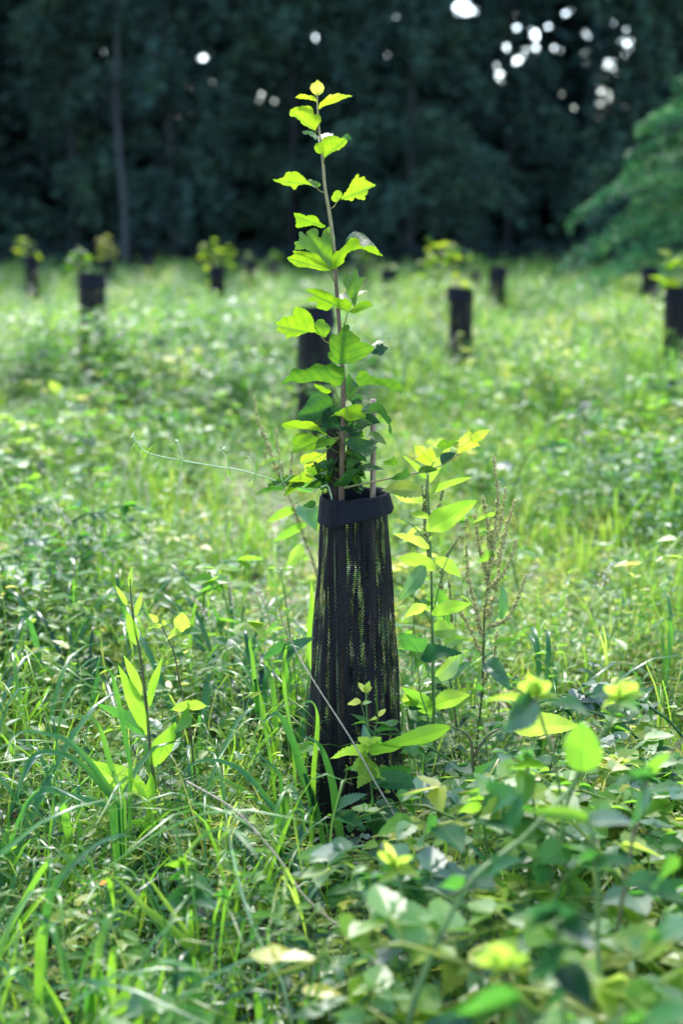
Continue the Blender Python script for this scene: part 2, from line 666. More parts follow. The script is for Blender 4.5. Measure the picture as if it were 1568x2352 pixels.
def t_cleaver(rng, L, n, var=.7):
    mb = MB()
    d = rdir(rng, 0)
    path = smooth_path([(0, 0, 0), d*L*.3+np.array([0, 0, L*.5]), d*L*.9+np.array([0, 0, L*.62])], n+1)
    tube(mb, path, .0012, .0008, 3, var)
    for i in range(1, n+1):
        for k in range(6):
            a = rdir(rng, rng.uniform(-.5, .9))
            l = rng.uniform(.012, .024)
            leaf(mb, path[i], a, side_for(a, rng), l, l*.24, 'low2', .1, .1, min(1, var+rng.uniform(-.1, .1)), rng=rng)
    return mb.arrays()


def t_seedhead(rng, h, var=.5):
    mb = MB()
    d = rdir(rng, 0)
    top = d*h*.3+np.array([0, 0, h])
    path = smooth_path([(0, 0, 0), d*h*.08+np.array([0, 0, h*.6]), top], 8)
    tube(mb, path, .0011, .0006, 3, var)
    for i in range(34):
        f = rng.random()
        B = path[-1]*(1)+(path[5]-path[-1])*f*.8
        a = rdir(rng, rng.uniform(.2, 1.4))
        l = rng.uniform(.006, .014)
        c = B+nrm(a)*rng.uniform(0, .022)*(.3+f)
        leaf(mb, c, a, side_for(a, rng), l, l*.4, 'low2', .1, .1, var, rng=rng)
    return mb.arrays()


def scatter(mb, tpls, xy, scale, var, tilt=.15, z=None, vj=.12):
    n = len(xy)
    pick = NR.integers(0, len(tpls), n)
    rz = NR.random(n)*6.283
    ta = NR.random(n)*6.283
    tl = NR.normal(0, tilt, n)
    zz = gz(xy[:, 0], xy[:, 1]) if z is None else z
    for k, (v, q, t, a) in enumerate(tpls):
        m = np.where(pick == k)[0]
        if not len(m):
            continue
        c, s = np.cos(rz[m]), np.sin(rz[m])
        x = v[None, :, 0]*c[:, None]-v[None, :, 1]*s[:, None]
        y = v[None, :, 0]*s[:, None]+v[None, :, 1]*c[:, None]
        w = np.repeat(v[None, :, 2], len(m), 0)
        x = x+w*(np.cos(ta[m])*tl[m])[:, None]
        y = y+w*(np.sin(ta[m])*tl[m])[:, None]
        sc = scale[m][:, None]
        o = np.stack([x*sc+xy[m, 0][:, None], y*sc+xy[m, 1][:, None], w*sc+zz[m][:, None]], -1).reshape(-1, 3)
        aa = np.repeat(a[None], len(m), 0)
        aa[:, :, 0] = np.clip(aa[:, :, 0]+(var[m]+NR.normal(0, vj, len(m)))[:, None], 0, 1)
        off = (np.arange(len(m))*len(v))[:, None, None]
        qq = (q[None]+off).reshape(-1, 4) if len(q) else None
        tt = (t[None]+off).reshape(-1, 3) if len(t) else None
        mb.add(o, qq, tt, aa.reshape(-1, 4))


def rand_xy(y0, y1, dens, margin=.8, dfun=None):
    """random ground points in the part of the field in view (and a step to each side of it)"""
    half = .245*y1+margin
    n = int((y1-y0)*2*half*dens)
    y = NR.uniform(y0, y1, n)
    x = NR.uniform(-half, half, n)
    k = np.abs(x) < .245*y+margin
    x, y = x[k], y[k]
    if dfun is not None:
        k = NR.random(len(x)) < dfun(x, y)
        x, y = x[k], y[k]
    # nothing grows inside the netting tube
    k = np.hypot(x-.028, y-3.09) > .125
    return np.stack([x[k], y[k]], 1)


def edge(x):
    """front edge of the tall growth, metres from the camera"""
    return 9.15+.25*np.tanh(-(x+1.0)*1.5)+.5*np.sin(x*2.1)-.9*(x > .6)*np.clip(x-.6, 0, 1)


def clump(x, y):
    """height factor of the clumps inside the low sward"""
    c = np.zeros_like(x)
    for cx, cy, rx, ry in ((2.0, 6.1, 1.25, .75), (-1.25, 4.15, .42, .5), (2.4, 7.8, .8, .6), (-1.9, 6.6, .6, .6), (-.62, 6.9, .35, .3)):
        c = np.maximum(c, np.clip(1.3-np.hypot((x-cx)/rx, (y-cy)/ry), 0, 1))
    return np.clip(c*1.6, 0, 1)


def front(x, y):
    """keep the foot of the netting visible"""
    return (np.abs(x-.03-.0*y) < .125)*(y > 2.5)*(y < 3.3)*1.0


def lane(x, y):
    """the trodden, short and pale strip past the guard"""
    cx = np.interp(y, [3.0, 4.3, 5.0, 6.0, 7.5, 8.6], [.75, -.05, -.26, -.34, -.62, -1.5])
    cx2 = np.interp(y, [2.0, 3.2, 4.5, 6.5], [1.1, 1.0, .75, .62])
    a = np.clip(1.25-np.abs(x-cx)/.36, 0, 1)
    b = .4*np.clip(1.25-np.abs(x-cx2)/.36, 0, 1)*(y < 6.8)
    return np.maximum(a*(y < 8.7), b)*(.55+.45*(vnoise(x, y, .22, 44) > .35))


r = random.Random(3)
TW_FAR = [t_weed(r, .52, 34, .088, 'low2', .6, False, .5, .22) for _ in range(6)]
TG_FAR = [t_grass(r, .5, 11, .011, .6, .05, .5, 3) for _ in range(4)]
TW_MID = [t_weed(r, .30, 20, .062, 'low', .5, True, .5, .25) for _ in range(6)]
TL_MID = [t_weed(r, .12, 13, .052, 'low', .62, False, .55, .6) for _ in range(5)]
TG_MID = [t_grass(r, .22, 14, .0055, .6, .04, .6, 4) for _ in range(5)]
TG_TALL = [t_grass(r, .42, 12, .006, .6, .05, .45, 5) for _ in range(4)]
TW_NEAR = [t_weed(r, .30, 16, .058, 'low3', .52, True, .5, .06) for _ in range(5)]+[t_weed(r, .36, 22, .040, 'low3', .42, True, .55, .05) for _ in range(3)]+[t_weed(r, .24, 9, .085, 'low3', .36, True, .5, .05) for _ in range(3)]
TG_BROAD = [t_grass(r, .36, 8, .0140, .48, .03, 1.15, 9) for _ in range(6)]
TG_THIN = [t_grass(r, .36, 8, .0045, .6, .03, .8, 6) for _ in range(4)]
TS_NEAR = [t_weed(r, .10, 16, .030, 'low3', .6, False, .5, .5) for _ in range(5)]
TB_NEAR = [t_bramble(r, .26, .30, 8, .037, .48) for _ in range(7)]
TC_NEAR = [t_cleaver(r, .34, 9) for _ in range(5)]
TH = [t_seedhead(r, .48) for _ in range(4)]
ones = np.ones


def stuff(mb, name, mat, label):
    return tag(mb.build(name, mat, origin=(0, 0, 0)), label=label, kind='stuff')


def dip(x, y):
    """shorter growth just in front of some guards"""
    k = np.ones_like(x)
    for gx, gy, rx, ry in ((.95, 10.2, .5, 1.1), (-.15, 7.3, .5, .8), (1.75, 14.6, .6, 2.4), (3.4, 14.6, .7, 2.4), (-1.48, 15.8, .6, 2.4), (-4.0, 17, .6, 2.4)):
        k = np.minimum(k, .55+.45*np.clip(np.hypot((x-gx)/rx, (y-gy)/ry), 0, 1))
    return k


# far tall growth (uncountable weeds) from the edge back to the wood
mb = MB()
for y0, y1, dn in ((7.4, 11, 60), (11, 15, 42), (15, 20, 28), (20, 26.5, 18)):
    xy = rand_xy(y0, y1, dn, 1.2, lambda x, y: (y > edge(x))*1.0)
    h = .55+.85*vnoise(xy[:, 0], xy[:, 1], .6, 3)-.10*(xy[:, 1] > 16)+.14*(xy[:, 0] < -.9)*(xy[:, 1] < 12.5)
    h = h*dip(xy[:, 0], xy[:, 1])
    scatter(mb, TW_FAR, xy, h, .44*(vnoise(xy[:, 0], xy[:, 1], .6, 9)-.45)-.02-.06*(xy[:, 1] > 14), .26, vj=.2)
    xy = rand_xy(y0, y1, dn*.5, 1.2, lambda x, y: (y > edge(x))*(.25+.75*(x > .3)))
    scatter(mb, TG_FAR, xy, (.8+.5*NR.random(len(xy)))*dip(xy[:, 0], xy[:, 1]), .14*NR.random(len(xy))-.08, .15)
stuff(mb, 'field_weeds', M_FIELD, 'knee high leafy weeds filling the field up to the dark wood')

# mid sward between the guard's row and the tall growth
mb = MB()
mg = MB()
for y0, y1, dn in ((4.0, 5.5, 1.35), (5.5, 7.5, 1.0), (7.5, 11, .65)):
    lowm = lambda x, y: (y < edge(x)+.3)*1.0
    xy = rand_xy(y0, y1, 230*dn, .9, lambda x, y: (y < edge(x)+.3)*(.35+.65*(vnoise(x, y, .25, 14) > .4))*(1-.82*lane(x, y)))
    scatter(mb, TL_MID, xy, .6+.7*NR.random(len(xy)), .12*lane(xy[:, 0], xy[:, 1])+.12, .25, vj=.18)
    xy = rand_xy(y0, y1, 130*dn, .9, lambda x, y: (y < edge(x)+.3)*(.12+.55*(vnoise(x, y, .6, 2) > .45)*(x < -.3)+clump(x, y)*.9)*(1-.9*lane(x, y)))
    scatter(mb, TW_MID, xy, .6+.45*NR.random(len(xy))+.45*clump(xy[:, 0], xy[:, 1]), -.10*clump(xy[:, 0], xy[:, 1]), .2)
    xy = rand_xy(y0, y1, 120*dn, .9, lambda x, y: (y < edge(x)+.3)*(1-.85*lane(x, y)))
    scatter(mg, TG_MID, xy, .45+.5*NR.random(len(xy))-.15*lane(xy[:, 0], xy[:, 1]), .14*lane(xy[:, 0], xy[:, 1])+.10, .25, vj=.16)
    xy = rand_xy(y0, y1, 80*dn, .9, lambda x, y: (y < edge(x)+.3)*(.15+.5*(x < -.3)*(vnoise(x, y, .8, 4) > .35)+.6*clump(x, y)+.5*(x > .5)*(y > 6.6))*(1-.85*lane(x, y)))
    scatter(mg, TG_TALL, xy, .6+.4*NR.random(len(xy)), ones(len(xy))*-.04, .22)
stuff(mb, 'ground_cover', M_FIELD, 'low broad leaved weeds between the rows of guards')
stuff(mg, 'grass', M_GRASS, 'green grass growing through the low weeds')

# near cover round the guard and down to the camera
mb = MB()
mg = MB()
for y0, y1, dn in ((1.15, 2.2, 1.0), (2.2, 3.2, 1.0), (3.2, 4.1, .9)):
    xy = rand_xy(y0, y1, 260*dn, 1.05, lambda x, y: .25+.75*(vnoise(x, y, .12, 15) > .4))
    scatter(mb, TS_NEAR, xy, .6+.8*NR.random(len(xy)), .10*(xy[:, 1] > 3)-.10*(xy[:, 1] < 2.4), .3, vj=.2)
    xy = rand_xy(y0, y1, 300*dn, 1.05, lambda x, y: (1-front(x, y))*np.clip(.4+.5*(vnoise(x, y, .3, 8) > .45)-.8*lane(x, y)*(y > 2.9), 0, 1))
    scatter(mb, TW_NEAR, xy, .5+.75*NR.random(len(xy))*(1-.5*(xy[:, 0] < -.05)*(xy[:, 1] > 1.8)*(xy[:, 1] < 3)), ones(len(xy))*0, .25, vj=.24)
    xy = rand_xy(y0, y1, 75*dn, 1.05, lambda x, y: 1-.85*front(x, y))
    scatter(mb, TC_NEAR, xy, .6+.6*NR.random(len(xy)), ones(len(xy))*0, .3)
    xy = rand_xy(y0, y1, 36*dn, 1.05, lambda x, y: (1-front(x, y))*np.clip(.25+.75*(x < .05), 0, 1)*(.3+.7*(vnoise(x, y, .3, 33) > .4)))
    scatter(mg, TG_BROAD, xy, .55+.5*NR.random(len(xy)), ones(len(xy))*-.14, .25)
    xy = rand_xy(y0, y1, 40*dn, 1.05, lambda x, y: 1-front(x, y))
    scatter(mg, TG_THIN, xy, .6+.5*NR.random(len(xy)), ones(len(xy))*0, .3)
    xy = rand_xy(y0, y1, 50*dn, 1.05, lambda x, y: 1-.7*front(x, y))
    scatter(mg, TG_MID, xy, .4+.55*NR.random(len(xy)), ones(len(xy))*-.12, .35)
stuff(mb, 'low_weeds', M_WEED, 'tangle of small leaved weeds carpeting the ground round the guard')
stuff(mg, 'grass', M_GRASS, 'thin grass blades mixed into the near weeds')

mb = MB()
xy = rand_xy(1.2, 3.0, 165, 1.0, lambda x, y: np.clip((x > .05+.10*(y-2))*(.95-.35*(y > 2.6)), 0, 1)*(np.hypot(x-.03, y-3.0) > .3)*(1-((np.abs(x-.03) < .3)*(y > 2.2))))
scatter(mb, TB_NEAR, xy, .72+.5*NR.random(len(xy))+.42*(xy[:, 1] < 2.0)+.2*(xy[:, 0] > .3)*(xy[:, 1] > 1.6), -.02+.2*(NR.random(len(xy)) > .72), .2, vj=.22)
xy = rand_xy(3.8, 5, 14, .9, lambda x, y: (x < -.7)*1.0)
scatter(mb, TB_NEAR, xy, .9+.5*NR.random(len(xy)), ones(len(xy))*-.1, .2)
xy = rand_xy(4.0, 9.2, 28, .9, lambda x, y: (vnoise(x, y, .55, 51) > .5)*np.clip(.2+(x < -.35)*.8+clump(x, y), 0, 1)*(1-lane(x, y)))
scatter(mb, TB_NEAR, xy, 1.15+.75*NR.random(len(xy)), -.06+.25*NR.random(len(xy)), .2, vj=.2)
stuff(mb, 'bramble_patch', M_WEED, 'low brambles tangled over the right foreground and in patches beyond')

mb = MB()
xy = rand_xy(3.6, 9, 9, .9, lambda x, y: .2+.8*(x < -.25))
scatter(mb, TH, xy, .6+.5*NR.random(len(xy)), ones(len(xy))*0, .3)
xy = rand_xy(9, 22, 4, .9)
scatter(mb, TH, xy, 1.0+.5*NR.random(len(xy)), ones(len(xy))*0, .3)
# dry litter lying in the lane
n = 2600
xy = rand_xy(2.9, 9.0, 620, .6, lambda x, y: .07+.93*lane(x, y))
LIT = []
for _ in range(5):
    b = MB()
    for i in range(5):
        a = rdir(r, r.uniform(-.1, .25))
        s = rdir(r, 0)*r.uniform(0, .05)+np.array([0, 0, .012])
        blade(b, smooth_path([s, s+a*.05+np.array([0, 0, .01]), s+a*r.uniform(.08, .14)], 4), .0055, .5)
    LIT.append(b.arrays())
scatter(mb, LIT, xy, .7+.8*NR.random(len(xy)), ones(len(xy))*0, .1)
stuff(mb, 'dry_grass', M_STRAW, 'straw coloured dead grass and seed heads scattered through the sward')


# ------------------------------------------------------------------ the wood
GAPS = []
_r = random.Random(4)


def gaps(cx, cy, rx, ry, n, r0, r1, s0, s1):
    for _ in range(n):
        GAPS.append((cx+_r.gauss(0, rx), cy+_r.gauss(0, ry), _r.uniform(r0, r1), _r.uniform(s0, s1)))


GAPS += [(1228, 78, 21, .98), (1208, 118, 18, .98), (1190, 100, 12, .95), (1168, 108, 18, .98), (1240, 108, 14, .97), (1130, 140, 20, .985), (1146, 166, 16, .98), (1112, 158, 16, .97), (1185, 138, 17, .97), (1180, 60, 18, .96), (1060, 14, 24, .98), (1085, 20, 16, .9),
         (1380, 204, 13, .99), (1365, 160, 13, .98), (1372, 102, 12, .97), (1352, 88, 12, .96), (1438, 68, 11, .95), (1440, 100, 12, .97), (1385, 225, 14, .95), (1372, 240, 13, .94), (1405, 262, 13, .95),
         (1383, 300, 14, .93), (1270, 110, 16, .94), (1262, 60, 12, .9), (494, 222, 13, .99), (432, 208, 13, .96), (465, 132, 13, .96), (480, 128, 11, .9), (440, 272, 14, .97), (378, 290, 12, .9),
         (440, 298, 10, .85), (356, 290, 12, .85), (598, 222, 13, .95), (630, 228, 10, .9), (722, 85, 11, .96), (744, 100, 10, .94), (680, 95, 10, .85), (787, 190, 10, .9), (492, 180, 11, .9)]
gaps(1180, 110, 60, 55, 30, 8, 15, .6, .97)
gaps(1390, 170, 45, 90, 44, 8, 15, .6, .97)
gaps(460, 220, 60, 75, 26, 8, 14, .6, .95)
gaps(900, 120, 320, 80, 24, 6, 11, .5, .9)
_g = []
for px, py, rr, st in GAPS:
    p = P(px, py, 30.0)
    _g.append((p[0]/30, (p[2]-CAMZ)/30, rr/F, st))


def keep_leaf(v):
    """natural holes in the canopy: probability that foliage grows at v"""
    a, e = v[:, 0]/v[:, 1], (v[:, 2]-CAMZ)/v[:, 1]
    k = np.ones(len(v))
    for ga, ge, gr, st in _g:
        d = np.hypot(a-ga, (e-ge))/gr
        k = np.minimum(k, 1-st*np.clip(2.0-1.6*d, 0, 1))
    return k


def leaf_cloud(mb, C, L, var, seed, droop=.25):
    """many separate small leaf blades centred at the points C (N,3)"""
    g = np.random.default_rng(seed)
    n = len(C)
    a = g.random(n)*6.283
    up = g.normal(-droop, .35, n)
    ax = np.stack([np.cos(a), np.sin(a), up], 1)
    ax /= np.linalg.norm(ax, axis=1)[:, None]
    z = np.array([0, 0, 1.0])
    s = np.cross(ax, z)
    s /= np.linalg.norm(s, axis=1)[:, None]
    nn = np.cross(s, ax)
    ro = g.normal(0, .6, n)[:, None]
    s2 = s*np.cos(ro)+nn*np.sin(ro)
    L = (L*g.uniform(.6, 1.3, n))[:, None]
    Wd = L*.55
    n2 = np.cross(ax, s2)
    p0 = C-ax*L*.5
    p1 = C-ax*L*.05+s2*Wd*.5+n2*Wd*.12
    p2 = C+ax*L*.5
    p3 = C-ax*L*.05-s2*Wd*.5+n2*Wd*.12
    v = np.stack([p0, p1, p2, p3], 1).reshape(-1, 3)
    q = np.arange(n*4).reshape(n, 4)
    at = np.zeros((n*4, 4), np.float32)
    at[:, 0] = np.repeat(np.clip(var+g.normal(0, .12, n), 0, 1), 4)
    at[:, 1] = np.tile([0, .45, 1, .45], n)
    at[:, 2] = np.tile([.5, 1, .5, 0], n)
    at[:, 3] = .5
    mb.add(v, q, None, at)


def crown_points(rng, h0, h1, rmax, nb, per, shape, thick=.55):
    """points along drooping boughs; returns centres and a per-point shade of green"""
    pts, var = [], []
    for b in range(nb):
        f = rng.random()**.9
        z = h0+(h1-h0)*f
        R = rmax*shape(f)*rng.uniform(.65, 1.1)
        a = rng.random()*6.283
        d = np.array([math.cos(a), math.sin(a), 0])
        w = np.array([-d[1], d[0], 0])
        drop = rng.uniform(.1, .45)*R
        bv = rng.gauss(0, .1)
        m = int(per*max(.3, shape(f)))
        t = np.random.default_rng(rng.randrange(1 << 30)).random((m, 4))
        s = t[:, 0]**.7
        wid = (t[:, 1]-.5)*R*.55*(1.1-s)
        c = d*(s*R)[:, None]+w*wid[:, None]+np.array([0, 0, 1.0])*(z+.12*R*np.sin(s*2.2)-drop*s**2-(t[:, 2]**1.5)*thick)[:, None]
        pts.append(c)
        var.append(np.full(m, bv)+.1*(t[:, 3]-.5))
    return np.concatenate(pts), np.concatenate(var)


def make_tree(name, x, y, h, r, label, group, seed, mat=None, h0=.7, nb=90, per=110, L=.17, cull=True, cat='tree', base=.45, trunk_r=.10, shape=None):
    rng = random.Random(seed)
    root = thing(name, (x, y, 0), label, cat, group)
    mb = MB()
    top = np.array([x+rng.uniform(-.4, .4), y, h*.96])
    tube(mb, smooth_path([(x, y, -.05), (x+rng.uniform(-.1, .1), y, h*.4), top], 10), trunk_r, .02, 9, .5, .12, rng)
    for i in range(10):
        f = rng.uniform(.2, .85)
        a = rng.random()*6.283
        rr = r*.7*(1-f*.5)
        b0 = np.array([x, y, h*f])
        tube(mb, smooth_path([b0, b0+np.array([math.cos(a)*rr*.5, math.sin(a)*rr*.5, .2]), b0+np.array([math.cos(a)*rr, math.sin(a)*rr, -.1])], 6), trunk_r*.25, .008, 5, .5)
    mb.build('trunk', M_BARK, root)
    sh = shape or (lambda f: max(.12, (1-f)**.55*(.75+.25*math.sin(f*9+seed))))
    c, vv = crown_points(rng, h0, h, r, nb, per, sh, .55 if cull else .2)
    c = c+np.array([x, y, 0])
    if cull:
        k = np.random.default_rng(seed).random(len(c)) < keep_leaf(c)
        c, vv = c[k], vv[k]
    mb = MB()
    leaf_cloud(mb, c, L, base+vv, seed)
    mb.build('crown', mat or M_CON, root)
    return root


TREES = [(-7.6, 27.5, 11, 2.6), (-5.2, 28.6, 12, 2.5), (-3.1, 27.2, 10.5, 2.3), (-1.0, 28.8, 12, 2.6), (1.3, 27.6, 11, 2.4),
         (3.3, 29.0, 12, 2.3), (5.6, 27.6, 10, 2.4), (7.9, 28.4, 11, 2.6)]
TL = ['dark tree at the far left edge of the wood behind the field', 'dark tree in the wood standing behind the left guards, second from the left edge',
      'dark tree behind the pale thin trunk left of the sapling', 'dark tree of the wood just left of the sapling top',
      'dark tree of the wood just right of the sapling top', 'dark tree under the bright hole in the canopy at the upper right',
      'dark tree just behind the lighter green boughs on the right', 'dark tree in the upper right corner of the wood']
for i, (x, y, h, rr) in enumerate(TREES):
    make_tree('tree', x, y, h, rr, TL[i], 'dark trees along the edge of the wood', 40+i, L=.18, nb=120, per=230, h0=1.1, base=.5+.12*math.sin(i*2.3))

# a slim bare trunk with paler bark in front of the wood (left)
mb = MB()
x = P(285, 560, 26.5)[0]
rng_ = random.Random(5)
tube(mb, smooth_path([(x, 26.5, -.05), (x+.03, 26.5, 1.4), (x-.05, 26.5, 3.2), (x+.1, 26.5, 6.5)], 14), .07, .03, 10, .5, .1, rng_)
for i in range(9):
    f = rng_.uniform(2, 6)
    a = rng_.random()*6.28
    b0 = np.array([x, 26.5, f])
    tube(mb, [b0, b0+np.array([math.cos(a)*.5, math.sin(a)*.5, .5])], .018, .004, 5, .5)
M_PALEBARK = plain('pale_bark', [(.3, (.02, .025, .025)), (.7, (.05, .055, .055))], (10, 10, 3))
o = mb.build('tree', M_PALEBARK, origin=(x, 26.5, 0))
tag(o, 'slim bare grey trunk in front of the dark wood, left of the sapling', 'tree')

# the mass of the wood behind the edge trees
g = np.random.default_rng(99)
n = 330000
C = np.stack([g.uniform(-18, 18, n), g.uniform(31, 47, n), g.random(n)**1.3*13], 1)
C = C[(C[:, 2] > 1.2+.5*np.sin(C[:, 0]*1.7)) | (C[:, 1] > 43.5)]
den = vnoise(C[:, 0]+C[:, 1]*.5, C[:, 2]*1.2+C[:, 1]*.3, 1.2, 21)
k = (g.random(len(C)) < keep_leaf(C)*(.55+.75*den))
C = C[k]
k3 = 70000
C = np.vstack([C, np.stack([g.uniform(-19, 19, k3), g.uniform(44, 49, k3), g.random(k3)*4.2-.1], 1)])
mb = MB()
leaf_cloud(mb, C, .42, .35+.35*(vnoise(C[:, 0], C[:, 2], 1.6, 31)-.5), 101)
for i in range(34):
    tx, ty = g.uniform(-16, 16), g.uniform(31, 43)
    tube(mb, [(tx, ty, -.05), (tx+.1, ty, 5), (tx, ty, 12)], .14, .06, 7, .15)
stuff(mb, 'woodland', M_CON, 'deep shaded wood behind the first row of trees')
# low undergrowth along the foot of the wood, leaf colour darkened for its shade
n = 16000
C = np.stack([g.uniform(-11, 11, n), 26.8+g.random(n)*3.5, g.random(n)**1.5*.8], 1)
mb = MB()
leaf_cloud(mb, C, .17, .0, 103, .1)
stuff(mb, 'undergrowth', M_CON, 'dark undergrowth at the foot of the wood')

# the lighter, nearer tree at the right edge
bx = P(1665, 600, 17.0)[0]
make_tree('feathery_tree', bx, 17.0, 3.45, 2.45, 'lighter blue green tree with layered feathery boughs at the right edge', None, 77, M_BOU, .3, 62, 520, .085, False,
          'tree', .55, .06, lambda f: max(.16, (1-f**1.6)**.8))
# ------------------------------------------------------------------ netting guards
def net_tube(mb, cx, cy, z0, z1, rfun, n=96, m=60, pleat=.004, seed=1, dens=0.0, arc=.62, off=(0, 0)):
    g = random.Random(seed)
    ph = [g.random()*6.28 for _ in range(8)]
    vs, at = [], []
    for j in range(m+1):
        f = j/m
        z = z0+(z1-z0)*f
        r = rfun(f)
        for i in range(n+1):
            th = 2*math.pi*i/n
            w = (math.sin(th*11+ph[0]+.5*math.sin(f*3+ph[1]))*.5+math.sin(th*19+ph[2]+f*.8)*.4+math.sin(th*5+ph[3]+f*1.6)*.5
                 + math.sin(th*29+ph[4])*.2)
            rr = r+pleat*w+.0015*math.sin(f*23+th*3+ph[5])
            vs.append((cx+off[0]*f+rr*math.cos(th), cy+off[1]*f+rr*math.sin(th), z+.002*math.sin(th*3+ph[6])*(f > .97)))
            at.append((dens, th*rfun(.5)+.3, z, .5))
    q = []
    for j in range(m):
        for i in range(n):
            a = j*(n+1)+i
            q.append((a, a+1, a+n+2, a+n+1))
    mb.add(vs, q, None, at)


GX, GY = 0.0275, 3.09            # centre of the guard at its top
GTOP = P(812, 1135, GY)[2]
zb = -0.02
# silhouette of the tube read off at several heights (left, right edges)
prof = []
for py, xl, xr in ((1135, 742, 890), (1190, 740, 893), (1300, 733, 898), (1400, 723, 905), (1520, 716, 911), (1640, 709, 917), (1760, 706, 920), (1900, 703, 922)):
    a, b = P(xl, py, GY), P(xr, py, GY)
    prof.append(((a[2]-zb)/(GTOP-zb), (b[0]-a[0])/2, (a[0]+b[0])/2))
prof.sort()
pf = [p[0] for p in prof]
pr = [p[1] for p in prof]

root = thing('tree_guard', (GX, GY, 0), 'tall black netting tube in sharp focus wrapped round the tall sapling, its top rolled over', 'tree guard')
mb = MB()
net_tube(mb, GX, GY, zb, GTOP, lambda f: float(np.interp(f, pf, pr)), pleat=.0035, seed=4, dens=.12)
mb.build('netting', M_NET, root)
# rolled cuff: up over the rim and down outside, tighter and lower on the left
mb = MB()
n, vs, at = 128, [], []
g = random.Random(8)
ph = [g.random()*6.28 for _ in range(6)]
R0 = pr[-1]
CUF = [(-.010, -.030), (-.005, -.008), (-.001, .003), (.002, .006), (.004, .004), (.0055, -.003), (.0066, -.016), (.0080, -.030), (.0095, -.043), (.0092, -.044), (.0080, -.0425)]
for (dr, dz) in CUF:
    for i in range(n+1):
        th = 2*math.pi*i/n
        c = math.cos(th)
        wv = .0014*math.sin(th*5+ph[0])+.0008*math.sin(th*13+ph[1])+.0006*math.sin(th*47+ph[2])
        flare = .004*max(0, -dz)/.045*(1+c*.8)
        rr = R0+dr+wv+flare
        zz = GTOP-.004+dz*(.98-.20*c)+.007*c+.0015*math.sin(th*4+ph[4])+.001*math.sin(th*9+ph[5])-.005*(dz < -.02)*(.5+.5*math.sin(th*3.0+ph[0]))*(.5+.5*math.sin(th*8+ph[1]))
        vs.append((GX+rr*c, GY+rr*math.sin(th), zz))
        at.append((.86, th*.1+.3, zz+dr*2, .5))
q = []
for j in range(len(CUF)-1):
    for i in range(n):
        a = j*(n+1)+i
        q.append((a, a+n+1, a+n+2, a+1))
mb.add(vs, q, None, at)
M_CUFF = plain('rolled_netting', [(.35, (.004, .0045, .007)), (.6, (.009, .011, .017)), (.8, (.03, .036, .05))], (900, 900, 60), rough=.75, bump=1.0, spec=.15, detail=2)
mb.build('rolled_cuff', M_CUFF, root)

# wooden stake inside the guard
mb = MB()
s0, s1 = P(775, 1900, GY+.035), P(770, 968, GY+.035)
s0 = np.array([s1[0]+.012, s1[1], -.05])
vs, m = [], 24
for j in range(m+1):
    f = j/m
    p = s0*(1-f)+s1*f
    hw = .0195+.0012*math.sin(f*21)
    for (a, b) in ((-1, -1), (-.86, -1.06), (.86, -1.06), (1, -1), (1.05, -.8), (1.04, .8), (1, 1), (-1, 1), (-1.04, .8), (-1.03, -.8)):
        vs.append((p[0]+a*hw+.0006*math.sin(j*3+a*4), p[1]+b*hw*.8, p[2]))
k = 10
q = [(j*k+i, j*k+(i+1) % k, (j+1)*k+(i+1) % k, (j+1)*k+i) for j in range(m) for i in range(k)]
vs.append(s1)
t = [(m*k+i, m*k+(i+1) % k, len(vs)-1) for i in range(k)]
mb.add(vs, q, t)
o = mb.build('wooden_stake', M_STAKE, smooth=False)
tag(o, 'dark weathered square stake standing inside the front netting tube beside the sapling stem', 'stake')

# bamboo cane
mb = MB()
c1 = P(857, 917, GY+.01)
c0 = np.array([c1[0]-.004, GY+.01, -.05])
cp = smooth_path([c0, (c0+c1)/2+np.array([.002, 0, 0]), c1], 40)
tube(mb, cp, .0070, .0062, 12, .5)
for zf in (.28, .52, .76, .93):
    p = c0*(1-zf)+c1*zf
    tube(mb, [p-[0, 0, .004], p-[0, 0, .0015], p+[0, 0, .0015], p+[0, 0, .004]], .0073, .0073, 12, .5)
o = mb.build('bamboo_cane', M_CANE)
tag(o, 'thin pinkish brown cane poking out of the right side of the front netting tube', 'cane')


# ------------------------------------------------------------------ the placing of single leaves
def leaf_at(mb, B, T, Wpx, kind, var, roll=30, dB=0.0, dT=0.0, Y=GY, fold=.3, arch=.15, wav=.05, rng=RNG, cup=0.0):
    """leaf whose base and tip show at B and T; Wpx is how wide it looks, roll turns it about its midrib"""
    b = P(B[0], B[1], Y+dB)
    t = P(T[0], T[1], Y+dT)
    L = np.linalg.norm(t-b)
    ax = (t-b)/L
    view = nrm((b+t)/2-np.array([0, 0, CAMZ]))
    s = nrm(np.cross(ax, view))
    n = np.cross(s, ax)
    r = math.radians(roll)
    side = s*math.cos(r)+n*math.sin(r)
    Wr = Wpx/F*((Y+(dB+dT)/2)/.98)/max(.35, math.cos(r))
    leaf(mb, b, ax, side, L*(1+.12*arch), Wr, kind, fold, arch, var, wav, rng, cup)
    return b


def petiole(mb, S, B, Y, dB, r=.0012, dS=0.0):
    a, b = P(S[0], S[1], Y+dS), P(B[0], B[1], Y+dB)
    m = (a+b)/2+np.array([0, 0, -.15*np.linalg.norm(b-a)])
    tube(mb, smooth_path([a, m, b], 6), r, r*.8, 6, .6)


